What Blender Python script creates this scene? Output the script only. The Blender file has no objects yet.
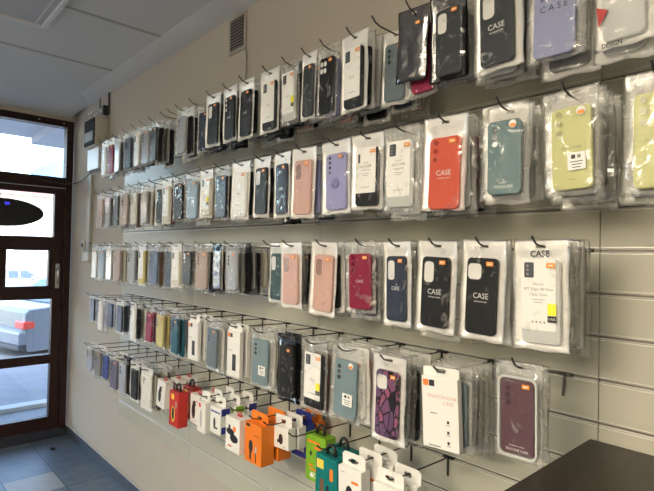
import bpy, bmesh, math, random
from mathutils import Vector, Matrix, noise
random.seed(7)
S = bpy.context.scene
COL = S.collection
PI = math.pi

# ------------------------------------------------------------------ camera
cd = bpy.data.cameras.new('camera'); cam = bpy.data.objects.new('camera', cd); COL.objects.link(cam)
cd.sensor_width = 36; cd.lens = 36 * 504.8 / 654; cd.clip_start = .02; cd.clip_end = 300
yaw, pitch, roll = math.radians(42.53), math.radians(1.074), math.radians(1.162)
fw = Vector((math.sin(yaw) * math.cos(pitch), math.cos(yaw) * math.cos(pitch), math.sin(pitch)))
rt = Vector((math.cos(yaw), -math.sin(yaw), 0)); up = rt.cross(fw)
r2 = rt * math.cos(roll) + up * math.sin(roll); u2 = -rt * math.sin(roll) + up * math.cos(roll)
cam.matrix_world = Matrix(((r2.x, u2.x, -fw.x, -1.262), (r2.y, u2.y, -fw.y, 0), (r2.z, u2.z, -fw.z, 1.515), (0, 0, 0, 1)))
S.camera = cam

# ------------------------------------------------------------------ world, sun, exposure
w = bpy.data.worlds.new('sky'); S.world = w; w.use_nodes = True
nt = w.node_tree; bg = nt.nodes['Background']
sky = nt.nodes.new('ShaderNodeTexSky'); sky.sky_type = 'NISHITA'; sky.sun_disc = False
sky.sun_elevation = math.radians(48); sky.sun_rotation = math.radians(205)
sky.air_density = 1.2; sky.dust_density = 2.5; sky.ozone_density = 1.0
nt.links.new(sky.outputs[0], bg.inputs[0]); bg.inputs[1].default_value = 1.5
sd = bpy.data.lights.new('sun', 'SUN'); sun = bpy.data.objects.new('sun', sd); COL.objects.link(sun)
sd.energy = 9; sd.angle = .01; sd.color = (1, .96, .9)
sun.rotation_euler = (math.radians(42), 0, math.radians(-25))     # from behind the shop, over its roof
S.view_settings.view_transform = 'Standard'; S.view_settings.look = 'None'
S.view_settings.gamma = 1; S.view_settings.exposure = .12; S.view_settings.use_curve_mapping = False
S.cycles.transparent_max_bounces = 24; S.cycles.max_bounces = 7
S.cycles.use_denoising = True

# ------------------------------------------------------------------ materials
MC = {}
def mat(name, col, rough=.5, metal=0., spec=.5, bump=None, coat=0., var=None, emit=None, mottle=None):
    if name in MC: return MC[name]
    m = bpy.data.materials.new(name); m.use_nodes = True; t = m.node_tree; b = t.nodes['Principled BSDF']
    b.inputs['Base Color'].default_value = (*col, 1); b.inputs['Roughness'].default_value = rough
    b.inputs['Metallic'].default_value = metal; b.inputs['Specular IOR Level'].default_value = spec
    b.inputs['Coat Weight'].default_value = coat
    tc = t.nodes.new('ShaderNodeTexCoord')
    if mottle:      # (scale, amount)
        n = t.nodes.new('ShaderNodeTexNoise'); n.inputs['Scale'].default_value = mottle[0]; n.inputs['Detail'].default_value = 5
        t.links.new(tc.outputs['Object'], n.inputs['Vector'])
        mx = t.nodes.new('ShaderNodeMixRGB'); mx.inputs[1].default_value = (*[c * (1 - mottle[1]) for c in col], 1)
        mx.inputs[2].default_value = (*[min(1, c * (1 + mottle[1])) for c in col], 1)
        t.links.new(n.outputs['Fac'], mx.inputs[0]); t.links.new(mx.outputs[0], b.inputs['Base Color'])
    if bump:        # (scale, strength)
        n = t.nodes.new('ShaderNodeTexNoise'); n.inputs['Scale'].default_value = bump[0]; n.inputs['Detail'].default_value = 3
        t.links.new(tc.outputs['Object'], n.inputs['Vector'])
        bp = t.nodes.new('ShaderNodeBump'); bp.inputs['Strength'].default_value = bump[1]; bp.inputs['Distance'].default_value = .002
        t.links.new(n.outputs['Fac'], bp.inputs['Height']); t.links.new(bp.outputs[0], b.inputs['Normal'])
    if emit:
        b.inputs['Emission Color'].default_value = (*emit[:3], 1); b.inputs['Emission Strength'].default_value = emit[3]
    MC[name] = m; return m

def rgb(r, g, b):
    f = lambda c: (c / 255 / 12.92) if c / 255 <= .04045 else ((c / 255 + .055) / 1.055) ** 2.4
    return (f(r), f(g), f(b))

def film(name, base_fac, white, tint=(1, 1, 1), ridge=.5, rough=.18, gloss=.28):
    """crinkled plastic film: see-through with milky, glossy creases"""
    m = bpy.data.materials.new(name); m.use_nodes = True; t = m.node_tree; t.nodes.clear()
    N = t.nodes.new; L = t.links.new
    out = N('ShaderNodeOutputMaterial'); mix = N('ShaderNodeMixShader'); tr = N('ShaderNodeBsdfTransparent')
    tr.inputs[0].default_value = (*tint, 1)
    df = N('ShaderNodeBsdfDiffuse'); df.inputs[0].default_value = (*white, 1)
    gl = N('ShaderNodeBsdfGlossy'); gl.inputs['Roughness'].default_value = rough; gl.inputs[0].default_value = (.95, .95, .95, 1)
    tc = N('ShaderNodeTexCoord'); oi = N('ShaderNodeObjectInfo'); mu = N('ShaderNodeMath'); mu.operation = 'MULTIPLY'; mu.inputs[1].default_value = 40
    L(oi.outputs['Random'], mu.inputs[0])
    n = N('ShaderNodeTexNoise'); n.noise_dimensions = '4D'; n.inputs['Scale'].default_value = 26; n.inputs['Detail'].default_value = 4
    n.inputs['Distortion'].default_value = 1.6
    L(tc.outputs['Object'], n.inputs['Vector']); L(mu.outputs[0], n.inputs['W'])
    rp = N('ShaderNodeValToRGB'); e = rp.color_ramp.elements
    e[0].position = .575; e[0].color = (base_fac,) * 3 + (1,); e[1].position = .70; e[1].color = (min(1, base_fac + ridge),) * 3 + (1,)
    L(n.outputs['Fac'], rp.inputs[0])
    bp = N('ShaderNodeBump'); bp.inputs['Strength'].default_value = .7; bp.inputs['Distance'].default_value = .003
    L(n.outputs['Fac'], bp.inputs['Height']); L(bp.outputs[0], gl.inputs['Normal']); L(bp.outputs[0], df.inputs['Normal'])
    ge = N('ShaderNodeNewGeometry'); dt = N('ShaderNodeVectorMath'); dt.operation = 'DOT_PRODUCT'
    L(ge.outputs['Incoming'], dt.inputs[0]); L(ge.outputs['Normal'], dt.inputs[1])
    ab = N('ShaderNodeMath'); ab.operation = 'ABSOLUTE'; L(dt.outputs['Value'], ab.inputs[0])
    om = N('ShaderNodeMath'); om.operation = 'SUBTRACT'; om.inputs[0].default_value = 1; L(ab.outputs[0], om.inputs[1])
    pw = N('ShaderNodeMath'); pw.operation = 'POWER'; pw.inputs[1].default_value = 4; L(om.outputs[0], pw.inputs[0])
    fr = N('ShaderNodeMath'); fr.operation = 'MULTIPLY'; fr.inputs[1].default_value = .16; L(pw.outputs[0], fr.inputs[0])
    m2 = N('ShaderNodeMixShader'); m2.inputs[0].default_value = gloss; L(df.outputs[0], m2.inputs[1]); L(gl.outputs[0], m2.inputs[2])
    mx = N('ShaderNodeMath'); mx.operation = 'MAXIMUM'; L(rp.outputs[0], mx.inputs[0]); L(fr.outputs[0], mx.inputs[1])
    L(mx.outputs[0], mix.inputs[0]); L(tr.outputs[0], mix.inputs[1]); L(m2.outputs[0], mix.inputs[2]); L(mix.outputs[0], out.inputs[0])
    MC[name] = m; return m

def glass(name, tint, fac=.06):
    m = bpy.data.materials.new(name); m.use_nodes = True; t = m.node_tree; t.nodes.clear(); N = t.nodes.new; L = t.links.new
    out = N('ShaderNodeOutputMaterial'); mix = N('ShaderNodeMixShader'); tr = N('ShaderNodeBsdfTransparent'); tr.inputs[0].default_value = (*tint, 1)
    gl = N('ShaderNodeBsdfGlossy'); gl.inputs['Roughness'].default_value = .02; mix.inputs[0].default_value = fac
    L(tr.outputs[0], mix.inputs[1]); L(gl.outputs[0], mix.inputs[2]); L(mix.outputs[0], out.inputs[0]); MC[name] = m; return m

M_wall = mat('wall_paint', (.50, .455, .385), .85, bump=(60, .25), mottle=(1.3, .05))
M_ceil = mat('ceiling_paint', (.66, .66, .65), .9, mottle=(1.5, .04))
M_slat = mat('slat_laminate', (.50, .487, .405), .34, spec=.5, mottle=(2, .03))
M_alu = mat('groove_aluminium', (.84, .82, .76), .34, .55)
M_dark = mat('dark_slot', (.05, .045, .04), .6)
M_slot = mat('slot_grey', (.20, .19, .17), .5, .5)
M_hook = mat('gunmetal_wire', (.10, .095, .09), .32, 1.)
M_wood_door = mat('mahogany_stain', (.024, .0085, .006), .45, mottle=(9, .3), spec=.3)
M_base = mat('baseboard_tile', (.062, .075, .10), .35, mottle=(12, .2))
M_grout = mat('pale_grout', (.55, .53, .48), .8)
M_pane = glass('door_glass', (.93, .96, .98), .05)
M_film = film('clear_film', .012, (.85, .84, .80), (.995, .995, .99), .34, .11, .72)
M_milk = film('milky_back', .86, (.92, .90, .86), (.9, .9, .88), .2, .3)
M_haze = film('hazy_back', .34, (.80, .79, .76), (.95, .95, .94), .4, .22)
M_blackbag = film('black_foil', .96, (.012, .012, .013), (.3, .3, .3), .04, .12)
M_white = mat('white_card', (.80, .79, .76), .45)
M_ink = mat('black_ink', (.02, .02, .02), .4)
M_grey_ink = mat('grey_ink', (.25, .24, .23), .5)
M_silver_ink = mat('silver_ink', (.62, .62, .60), .4)
M_orange_tag = mat('orange_price_label', (.80, .28, .03), .5)
M_yellow_tag = mat('yellow_label', (.87, .80, .03), .5)
M_lens = mat('lens_glass', (.05, .055, .06), .12, coat=.6)
M_cutwhite = mat('cutout_card', (.66, .65, .62), .5)

CASE_COL = dict(
    black=(.014, .015, .017), navy=(.022, .030, .055), charcoal=(.04, .045, .05), coral=(.56, .095, .055), teal=(.12, .19, .20),
    lime=(.52, .52, .24), pink=(.56, .35, .30), lavender=(.30, .30, .52), burgundy=(.22, .012, .045), mauve=(.105, .055, .068),
    slate=(.14, .18, .205), bluegrey=(.17, .24, .27), skyblue=(.28, .37, .46), green=(.02, .05, .045), clear=(.50, .51, .50), cream=(.60, .57, .47),
    dustyblue=(.13, .17, .26), magenta=(.26, .02, .06), yellow=(.55, .46, .16), petrol=(.02, .11, .16), violet=(.14, .13, .21), grey=(.20, .20, .20),
    silver=(.36, .38, .42), brown=(.14, .075, .05), blue=(.04, .07, .28), rosegold=(.40, .31, .27), white=(.74, .73, .70), periwinkle=(.26, .28, .44))
def case_mat(c):
    return mat('case_' + c, CASE_COL[c], .42 if c not in ('clear', 'silver') else .16, spec=.2, coat=.25 if c in ('clear', 'silver', 'burgundy', 'navy') else 0)

# ------------------------------------------------------------------ mesh helpers
def link(o, parent=None):
    COL.objects.link(o)
    if parent: o.parent = parent
    return o
def new(name, me, parent=None, mats=None):
    o = bpy.data.objects.new(name, me); link(o, parent)
    if mats is not None:
        if not isinstance(mats, (list, tuple)): mats = [mats]
        if len(me.materials) < len(mats):
            while len(me.materials) < len(mats): me.materials.append(None)
        for i, m in enumerate(mats):
            o.material_slots[i].link = 'OBJECT'; o.material_slots[i].material = m
    return o
def tag(o, label=None, cat=None, group=None, kind=None):
    if label:
        n = len(label.split())
        if not 4 <= n <= 16: print('LABEL', n, label)
        o['label'] = label
    if cat: o['category'] = cat
    if group: o['group'] = group
    if kind: o['kind'] = kind
    return o
def empty(name, loc=(0, 0, 0), rot=(0, 0, 0), sc=(1, 1, 1)):
    o = bpy.data.objects.new(name, None); COL.objects.link(o); o.empty_display_size = .03
    o.location = loc; o.rotation_euler = rot; o.scale = sc; return o
class MB:
    def __init__(s): s.b = bmesh.new()
    def box(s, lo, hi, mi=0, bev=0.):
        vs = [s.b.verts.new((x, y, z)) for x in (lo[0], hi[0]) for y in (lo[1], hi[1]) for z in (lo[2], hi[2])]
        fs = []
        for f in ((0, 1, 3, 2), (4, 6, 7, 5), (0, 4, 5, 1), (2, 3, 7, 6), (0, 2, 6, 4), (1, 5, 7, 3)):
            fc = s.b.faces.new([vs[i] for i in f]); fc.material_index = mi; fs.append(fc)
        if bev:
            es = list({e for f in fs for e in f.edges})
            r = bmesh.ops.bevel(s.b, geom=es, offset=bev, segments=2, profile=.5, affect='EDGES')
            for f in r['faces']: f.material_index = mi
        return s
    def tube(s, pts, r, n=8, mi=0, cap=True):
        pts = [Vector(p) for p in pts]; rings = []
        rr = r if isinstance(r, (list, tuple)) else [r] * len(pts)
        ref = None
        for i, p in enumerate(pts):
            d = (pts[min(i + 1, len(pts) - 1)] - pts[max(i - 1, 0)]).normalized()
            if ref is None:
                ref = Vector((0, 0, 1)) if abs(d.z) < .9 else Vector((1, 0, 0))
            a = (ref - d * ref.dot(d)).normalized(); ref = a; b_ = d.cross(a)
            rings.append([s.b.verts.new(p + (a * math.cos(2 * PI * k / n) + b_ * math.sin(2 * PI * k / n)) * rr[i]) for k in range(n)])
        for i in range(len(rings) - 1):
            for k in range(n):
                f = s.b.faces.new((rings[i][k], rings[i][(k + 1) % n], rings[i + 1][(k + 1) % n], rings[i + 1][k])); f.material_index = mi; f.smooth = True
        if cap:
            for R_ in (rings[0][::-1], rings[-1]):
                f = s.b.faces.new(R_); f.material_index = mi
        return s
    def loft(s, loops, mi=0, caps=True, smooth=False):
        R_ = [[s.b.verts.new(p) for p in lp] for lp in loops]; n = len(R_[0])
        for i in range(len(R_) - 1):
            for k in range(n):
                f = s.b.faces.new((R_[i][k], R_[i][(k + 1) % n], R_[i + 1][(k + 1) % n], R_[i + 1][k])); f.material_index = mi; f.smooth = smooth
        if caps:
            f = s.b.faces.new(R_[0][::-1]); f.material_index = mi
            f = s.b.faces.new(R_[-1]); f.material_index = mi
        return s
    def mesh(s, name):
        bmesh.ops.recalc_face_normals(s.b, faces=s.b.faces[:])
        me = bpy.data.meshes.new(name); s.b.to_mesh(me); s.b.free(); return me
    def build(s, name, mats, parent=None):
        me = s.mesh(name)
        if not isinstance(mats, (list, tuple)): mats = [mats]
        for m in mats: me.materials.append(m)
        o = bpy.data.objects.new(name, me); return link(o, parent)

# plane frame of everything that hangs: u to the viewer's right (-y), v up (z), n towards the aisle (-x)
def P(u, v, n): return (-n, -u, v)
def rr(w_, h, r, cu=0, cv=0, seg=5):
    pts = []
    for (sx, sy, a0) in ((1, 1, 0), (-1, 1, 90), (-1, -1, 180), (1, -1, 270)):
        for k in range(seg + 1):
            a = math.radians(a0 + 90 * k / seg)
            pts.append((cu + sx * (w_ / 2 - r) + r * math.cos(a), cv + sy * (h / 2 - r) + r * math.sin(a)))
    return pts
def slab(mb, w_, h, r, n0, n1, cu=0, cv=0, mi=0, bev=.0, seg=5):
    if bev:
        loops = [(bev, n0), (0, n0 + bev), (0, n1 - bev), (bev * .35, n1 - bev * .3), (bev, n1)]
    else: loops = [(0, n0), (0, n1)]
    L_ = [[P(u, v, nn) for u, v in rr(w_ - 2 * i, h - 2 * i, max(r - i, .0004), cu, cv, seg)] for i, nn in loops]
    mb.loft(L_, mi, smooth=False); return mb
def disc(mb, cu, cv, r, n0, n1, mi=0, seg=14):
    mb.loft([[P(cu + r * math.cos(2 * PI * k / seg), cv + r * math.sin(2 * PI * k / seg), nn) for k in range(seg)] for nn in (n0, n1)], mi)
    return mb

TXT = {}
def text_mesh(s, size, align='CENTER', bold=0.):
    k = (s, size, align, bold)
    if k not in TXT:
        c = bpy.data.curves.new('lettering', 'FONT'); c.body = s; c.size = size; c.align_x = align; c.align_y = 'CENTER'
        c.extrude = .00012; c.resolution_u = 2; c.offset = bold
        o = bpy.data.objects.new('lettering_source', c); COL.objects.link(o)
        dg = bpy.context.evaluated_depsgraph_get(); me = bpy.data.meshes.new_from_object(o.evaluated_get(dg))
        bpy.data.objects.remove(o); me.materials.clear(); me.materials.append(None)
        # text xy -> u v
        me.transform(Matrix(((0, 0, -1, 0), (-1, 0, 0, 0), (0, 1, 0, 0), (0, 0, 0, 1))))
        TXT[k] = me
    return TXT[k]
def text(s, size, u, v, n, m, parent, align='CENTER', bold=0., name='lettering'):
    o = new(name, text_mesh(s, size, align, bold), parent, m); o.location = P(u, v, n); return o

# ------------------------------------------------------------------ structure
def struct(name, mb, mats):
    return tag(mb.build(name, mats), kind='structure')
YD, ZC, XL, YB = 4.53, 2.665, -4.2, -2.4
# floor: slate blue tiles with grout
mf = bpy.data.materials.new('floor_tiles'); mf.use_nodes = True; t = mf.node_tree; b = t.nodes['Principled BSDF']
tc = t.nodes.new('ShaderNodeTexCoord'); mp = t.nodes.new('ShaderNodeMapping'); mp.inputs['Location'].default_value = (.265 + 6, -.205 + 6, 0)
br = t.nodes.new('ShaderNodeTexBrick'); br.offset = 0; br.inputs['Scale'].default_value = 1
br.inputs['Brick Width'].default_value = .3; br.inputs['Row Height'].default_value = .3; br.inputs['Mortar Size'].default_value = .0035
br.inputs['Color1'].default_value = (.085, .115, .16, 1); br.inputs['Color2'].default_value = (.15, .185, .235, 1); br.inputs['Mortar'].default_value = (.025, .03, .04, 1)
br.inputs['Bias'].default_value = -.3
ns = t.nodes.new('ShaderNodeTexNoise'); ns.inputs['Scale'].default_value = 14; ns.inputs['Detail'].default_value = 6
mx = t.nodes.new('ShaderNodeMixRGB'); mx.blend_type = 'OVERLAY'; mx.inputs[0].default_value = .45
L = t.links.new
L(tc.outputs['Object'], mp.inputs[0]); L(mp.outputs[0], br.inputs['Vector']); L(tc.outputs['Object'], ns.inputs['Vector'])
L(br.outputs['Color'], mx.inputs[1]); L(ns.outputs['Fac'], mx.inputs[2]); L(mx.outputs[0], b.inputs['Base Color']); b.inputs['Roughness'].default_value = .42
struct('floor', MB().box((XL - .1, YB - .1, -.1), (.05, YD + .12, 0)), mf)
tl = MB().box((-.561, 3.509, -.001), (-.269, 3.801, .0008)).build('pale_floor_tile', mat('pale_tile', (.30, .31, .31), .45, mottle=(15, .15)))
tag(tl, 'single pale grey tile set among the blue floor tiles near the door', 'floor tile')
struct('ceiling', MB().box((XL - .1, YB - .1, ZC + .008), (.15, YD + .12, ZC + .11)), M_ceil)
struct('wall_right', MB().box((.0205, YB - .1, 0), (.12, YD + .12, ZC + .008)), M_wall)
struct('wall_left', MB().box((XL - .1, YB - .1, 0), (XL, YD + .12, ZC + .008)), M_wall)
struct('wall_back', MB().box((XL, YB - .1, 0), (.018, YB, ZC + .008)), M_wall)
wd = MB().box((XL, YD, 0), (-1.10, YD + .12, .45)).box((XL, YD, .45), (-3.05, YD + .12, 2.575)).box((-1.22, YD, .45), (-1.10, YD + .12, 2.575)).box((XL, YD, 2.575), (-1.10, YD + .12, ZC + .008)).box((-1.10, YD, 2.575), (.018, YD + .12, ZC + .008))
struct('wall_front', wd, M_wall)
# crown coves
cv = MB(); pr = [(.0195, ZC - .012), (.0195, ZC + .008), (-.115, ZC + .008), (-.11, ZC + .006), (-.05, ZC - .004)]
cv.loft([[(x, y, z) for x, z in pr] for y in (YB, YD)])
struct('trim_1', cv, M_ceil)
cv = MB(); pr = [(YD, ZC - .055), (YD, ZC + .008), (YD - .58, ZC + .008), (YD - .5, ZC + .002), (YD - .2, ZC - .03)]
cv.loft([[(x, y, z) for y, z in pr] for x in (XL, -.02)])
struct('trim_2', cv, M_ceil)
for i, y in enumerate((3.325, 2.61, 1.9)):
    tag(MB().box((XL, y - .010, ZC + .004), (-.116, y + .010, ZC + .0079)).build('trim_%d' % (i + 3), mat('seam_paint', (.46, .45, .43), .9)), kind='structure')
struct('baseboard_right', MB().box((.006, YB, 0), (.018, YD, .073)).box((.004, YB, .073), (.018, YD, .08), 1), [M_base, M_grout])
struct('baseboard_left', MB().box((XL, YB, 0), (XL + .012, YD, .075)), M_base)

# door: frame, transom and leaf
dr = empty('door_1', (-.53, YD, 0)); tag(dr, kind='structure')
y0, y1 = YD - .02, YD + .075
def dbox(mb, x0, x1, z0, z1, ya=y0, yb=y1, bev=.004): mb.box((x0 + .53, ya - YD, z0), (x1 + .53, yb - YD, z1), 0, bev)
fr = MB(); dbox(fr, -.052, .0, 0, 2.575); dbox(fr, -1.10, -1.03, 0, 2.575); dbox(fr, -1.03, -.052, 2.522, 2.575); dbox(fr, -1.03, -.052, 2.02, 2.105); dbox(fr, -1.10, 0, 0, .06)
fr.build('door_frame', M_wood_door, dr)
lf = MB(); a, c = y0 + .012, y1 - .02
dbox(lf, -.127, -.054, .066, 2.015, a, c); dbox(lf, -1.028, -.955, .066, 2.015, a, c)
for z0, z1 in ((.066, .166), (.594, .667), (1.115, 1.219), (1.505, 1.616), (1.967, 2.015)): dbox(lf, -.955, -.127, z0, z1, a, c)
dbox(lf, -.56, -.452, 1.219, 1.505, a, c); dbox(lf, -.158, -.127, 1.219, 1.505, a, c)
lf.build('door_leaf', M_wood_door, dr)
for (x0, x1, z0, z1) in ((-.955, -.127, .166, .594), (-.955, -.127, .667, 1.115), (-.955, -.56, 1.219, 1.505), (-.452, -.158, 1.219, 1.505), (-.955, -.127, 1.616, 1.967), (-1.03, -.052, 2.105, 2.522)):
    g = MB(); dbox(g, x0, x1, z0, z1, YD + .02, YD + .026, 0); g.build('glass_pane', M_pane, dr)
hd = MB(); dbox(hd, -.108, -.078, 1.20, 1.40, a - .006, a, .002); hd.build('handle_plate', mat('satin_steel', (.5, .49, .47), .35, 1.), dr)
hl = MB().tube([(.53 - .093, a - YD - .005, 1.355), (.53 - .093, a - YD - .05, 1.355), (.53 - .098, a - YD - .055, 1.33), (.53 - .10, a - YD - .055, 1.235)], .009, 10)
hl.build('door_handle', mat('satin_steel', (.5, .49, .47), .35, 1.), dr)
for z in (.35, 1.05, 1.55, 1.9):
    h_ = MB().tube([(.53 - .052, a - YD - .008, z - .04), (.53 - .052, a - YD - .008, z + .04)], .007, 8); h_.build('hinge', mat('dark_hinge', (.03, .025, .02), .4, .8), dr)
sc = MB()
for x in (-.92, -.55, -.26, -.08): sc.tube([(.53 + x, y0 - YD + .003, 2.55), (.53 + x, y0 - YD - .004, 2.55)], .006, 8)
sc.build('fixing_screws', mat('satin_steel', (.5, .49, .47), .35, 1.), dr)
wn_ = empty('window_1', (-2.135, YD, .45)); tag(wn_, kind='structure')
wf = MB()
for lo, hi in (((-.915, .01, 0), (-.855, .09, 2.125)), ((.855, .01, 0), (.915, .09, 2.125)), ((-.855, .01, 0), (.855, .09, .07)), ((-.855, .01, 2.065), (.855, .09, 2.125)), ((-.03, .012, .07), (.03, .088, 2.065))): wf.box(lo, hi, 0, .003)
wf.build('window_frame', M_wood_door, wn_)
for a_ in (-.855, .03): MB().box((a_, .045, .07), (a_ + .825, .051, 2.065)).build('glass_pane', M_pane, wn_)
# bar across the transom rail with a small fitting
struct('trim_6', MB().box((-1.1, YD - .05, 0), (.004, YD - .02, .06), 0, .003), mat('sill_dark', (.02, .024, .035), .5))

# oval open sign (seen from the back) in the top door pane
sg = empty('oval_window_sign', (-.50, YD - .03, 1.685))
tag(sg, 'black oval light sign seen from behind in the top door pane', 'sign')
n_ = 40
sg_b = MB().loft([[(.29 * s_ * math.cos(2 * PI * k / n_), yy, .108 * s_ * math.sin(2 * PI * k / n_) + .108) for k in range(n_)] for s_, yy in ((.97, -.012), (1, -.006), (1, .012), (.97, .018))])
sg_b.build('sign_body', mat('sign_black', (.006, .006, .007), .6), sg)
MB().box((.02, -.016, .165), (.05, -.011, .185), 0, .001).build('blue_lamp', mat('blue_led', (.02, .02, .5), .4, emit=(.05, .05, 1, .8)), sg)
MB().tube([(0, 0, .21), (-.02, 0, .29)], .002, 6).build('hanging_wire', M_dark, sg)

# ------------------------------------------------------------------ outside
def gz(y): return -.12 - .035 * max(0, y - 6)
def strip(name, ya, yb, m, th=.1):
    mb = MB(); mb.loft([[(-40, y, gz(y)), (60, y, gz(y)), (60, y, gz(y) - th), (-40, y, gz(y) - th)] for y in (ya, yb)]); return struct(name, mb, m)
strip('ground_pavement', YD + .12, 6.0, mat('pavement', (.22, .22, .23), .8, mottle=(3, .15), bump=(30, .5)))
strip('ground_street', 6.0, 70, mat('asphalt', (.20, .20, .21), .85, mottle=(4, .25), bump=(20, .5)))
struct('ground_kerb', MB().box((-40, 5.85, -.3), (60, 6.0, -.08)), mat('kerb_stone', (.5, .5, .48), .8, mottle=(5, .1)))
struct('ground_doorstep', MB().box((-1.5, YD + .12, -.2), (.4, YD + .5, -.02)), mat('step_stone', (.55, .55, .54), .7, mottle=(4, .1)))
# shop building: unseen upper storey added to shade the pavement, and the canopy
struct('wall_exterior', MB().box((-8, YD + .12, 2.75), (6, YD + .3, 7)).box((.12, YD + .02, 0), (6, YD + .3, 2.75)).box((-8, YD + .02, 0), (XL, YD + .3, 2.75)).box((-8, YB, 2.85), (6, YD + .2, 7)), mat('render', (.5, .49, .47), .9))
cp = tag(MB().box((-8, YD + .3, 2.85), (6, 6.9, 3.0), 0, .01).box((.16, YD + .3, 2.75), (6, 6.75, 2.85), 0, .004).build('entrance_canopy', mat('canopy_paint', (.55, .57, .60), .8, mottle=(2, .05))),
         'pale concrete canopy over the pavement seen through the transom', 'canopy')
# far buildings
fb = empty('row_building', (7, 40, -1.4)); tag(fb, 'pale building across the street behind the white cars', 'building')
MB().box((-25, 0, 0), (1.9, 8, 6.6)).build('wall', mat('far_wall', (.8, .76, .66), .9), fb)
MB().box((-25.3, -.5, 6.6), (2.2, 8, 7.1)).build('roof_edge', mat('far_cornice', (.55, .25, .2), .8), fb)
for k in range(8):
    f_ = MB().box((-21 + k * 2.9, -.06, 2.4), (-19.6 + k * 2.9, .02, 4.6)).build('window', mat('far_window', (.25, .28, .32), .3), fb)
fb2 = empty('tall_building', (12.6, 46, -1.6)); tag(fb2, 'tall blue building far behind, at the right edge of the transom', 'building')
MB().box((-2.2, 0, 0), (7, 9, 10.6)).build('wall', mat('blue_render', (.16, .34, .6), .9), fb2)
for r_ in range(3):
    MB().box((-1.4, -.05, 2 + 2.8 * r_), (-.2, .02, 3.5 + 2.8 * r_)).build('window', mat('far_window', (.25, .28, .32), .3), fb2)

def make_car(name, label, loc, rz, paint, group=None):
    t_ = empty(name, loc, (0, 0, rz)); tag(t_, label, 'car', group)
    # local: x forward from rear (0) to nose (4.3), y across 0..1.7 with y=0 the near side, z up
    prof = [(.02, .42), (.0, .62), (.03, .86), (.10, .93), (.62, .97), (2.9, .95), (4.0, .78), (4.22, .62), (4.27, .42), (4.2, .24), (.08, .24)]
    mb = MB(); loops = []
    for y, ins in ((.0, .10), (.03, .03), (.10, 0), (1.60, 0), (1.67, .03), (1.70, .10)):
        loops.append([(min(max(x, ins), 4.27 - ins), y, .24 + (z - .24) * (1 - ins * .35)) for x, z in prof])
    mb.loft(loops, smooth=False)
    body = mb.build('body', paint, t_)
    gh = MB(); gp = [(.55, .955), (1.05, 1.36), (1.35, 1.42), (2.35, 1.41), (3.15, .945)]
    gh.loft([[(x, y if z < 1 else (y + .13 if y < .8 else y - .13), z) for x, z in gp] for y in (.07, 1.63)]); gh.build('cabin', paint, t_)
    gm = mat('car_glass', (.03, .05, .07), .08, coat=.5)
    def inset(z): return .07 + .13 * (z - .95) / .43 - .006
    for q in ([(.92, 1.0), (1.18, 1.33), (1.42, 1.35), (1.42, 1.0)], [(1.52, 1.0), (1.52, 1.36), (1.95, 1.36), (1.95, 1.0)], [(2.03, 1.0), (2.03, 1.36), (2.33, 1.35), (2.82, 1.0)]):
        wn = MB(); wn.loft([[(x, inset(z) + d_, z) for x, z in q] for d_ in (-.004, .01)]); wn.build('side_window', gm, t_)
    wn = MB().loft([[(.57 + .45 * k / 1 + d_, y, .97 + .38 * k) for y, k in ((.15, .03), (1.55, .03), (1.45, .93), (.25, .93))] for d_ in (-.02, .02)]); wn.build('rear_window', gm, t_)
    tm = mat('tail_red', (.55, .05, .03), .25, coat=.5)
    for y in (-.004, 1.38):
        tl_ = MB().box((-.012, y, .60), (.17 if y < 0 else .05, y + .30, .73), 0, .02); tl_.build('tail_light', tm, t_)
    MB().box((-.07, .02, .34), (.25, 1.68, .56), 0, .03).build('rear_bumper', paint, t_)
    MB().box((-.06, .06, .26), (4.2, 1.64, .34), 0, .02).build('sill', mat('car_plastic', (.05, .06, .07), .6), t_)
    for x in (.85, 3.4):
        for y in (-.01, 1.51):
            wh = MB(); wh.tube([(x, y, .30), (x, y + .2, .30)], .31, 20); wo = wh.build('wheel', mat('tyre', (.02, .02, .022), .8), t_)
            hb = MB().tube([(x, y - .012 if y < 1 else y + .19, .30), (x, y + .012 if y < 1 else y + .215, .30)], .19, 16); hb.build('hub_cap', mat('hub', (.45, .46, .48), .4, .7), wo)
    MB().box((1.9, -.03, .86), (2.1, .07, .88)).box((2.45, -.10, .98), (2.62, .05, 1.10), 0, .02).build('wing_mirror', paint, t_)
    return t_
make_car('saloon_car', 'silver saloon car with red tail light parked right outside the door', (.66, 9.2, gz(9.2) - .15), math.radians(14), mat('silver_paint', (.20, .225, .26), .25, .5, coat=.6))
make_car('hatchback_car', 'white car farther off, left one in the small door pane', (2.2, 27, gz(27) - .02), math.radians(4), mat('white_car_paint', (.30, .31, .33), .3, coat=.5))
make_car('hatchback_car', 'white car farther off, right one in the small door pane', (5.0, 31, gz(31) - .02), math.radians(176), mat('white_car_paint', (.30, .31, .33), .3, coat=.5)).location.x = 9.9

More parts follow.
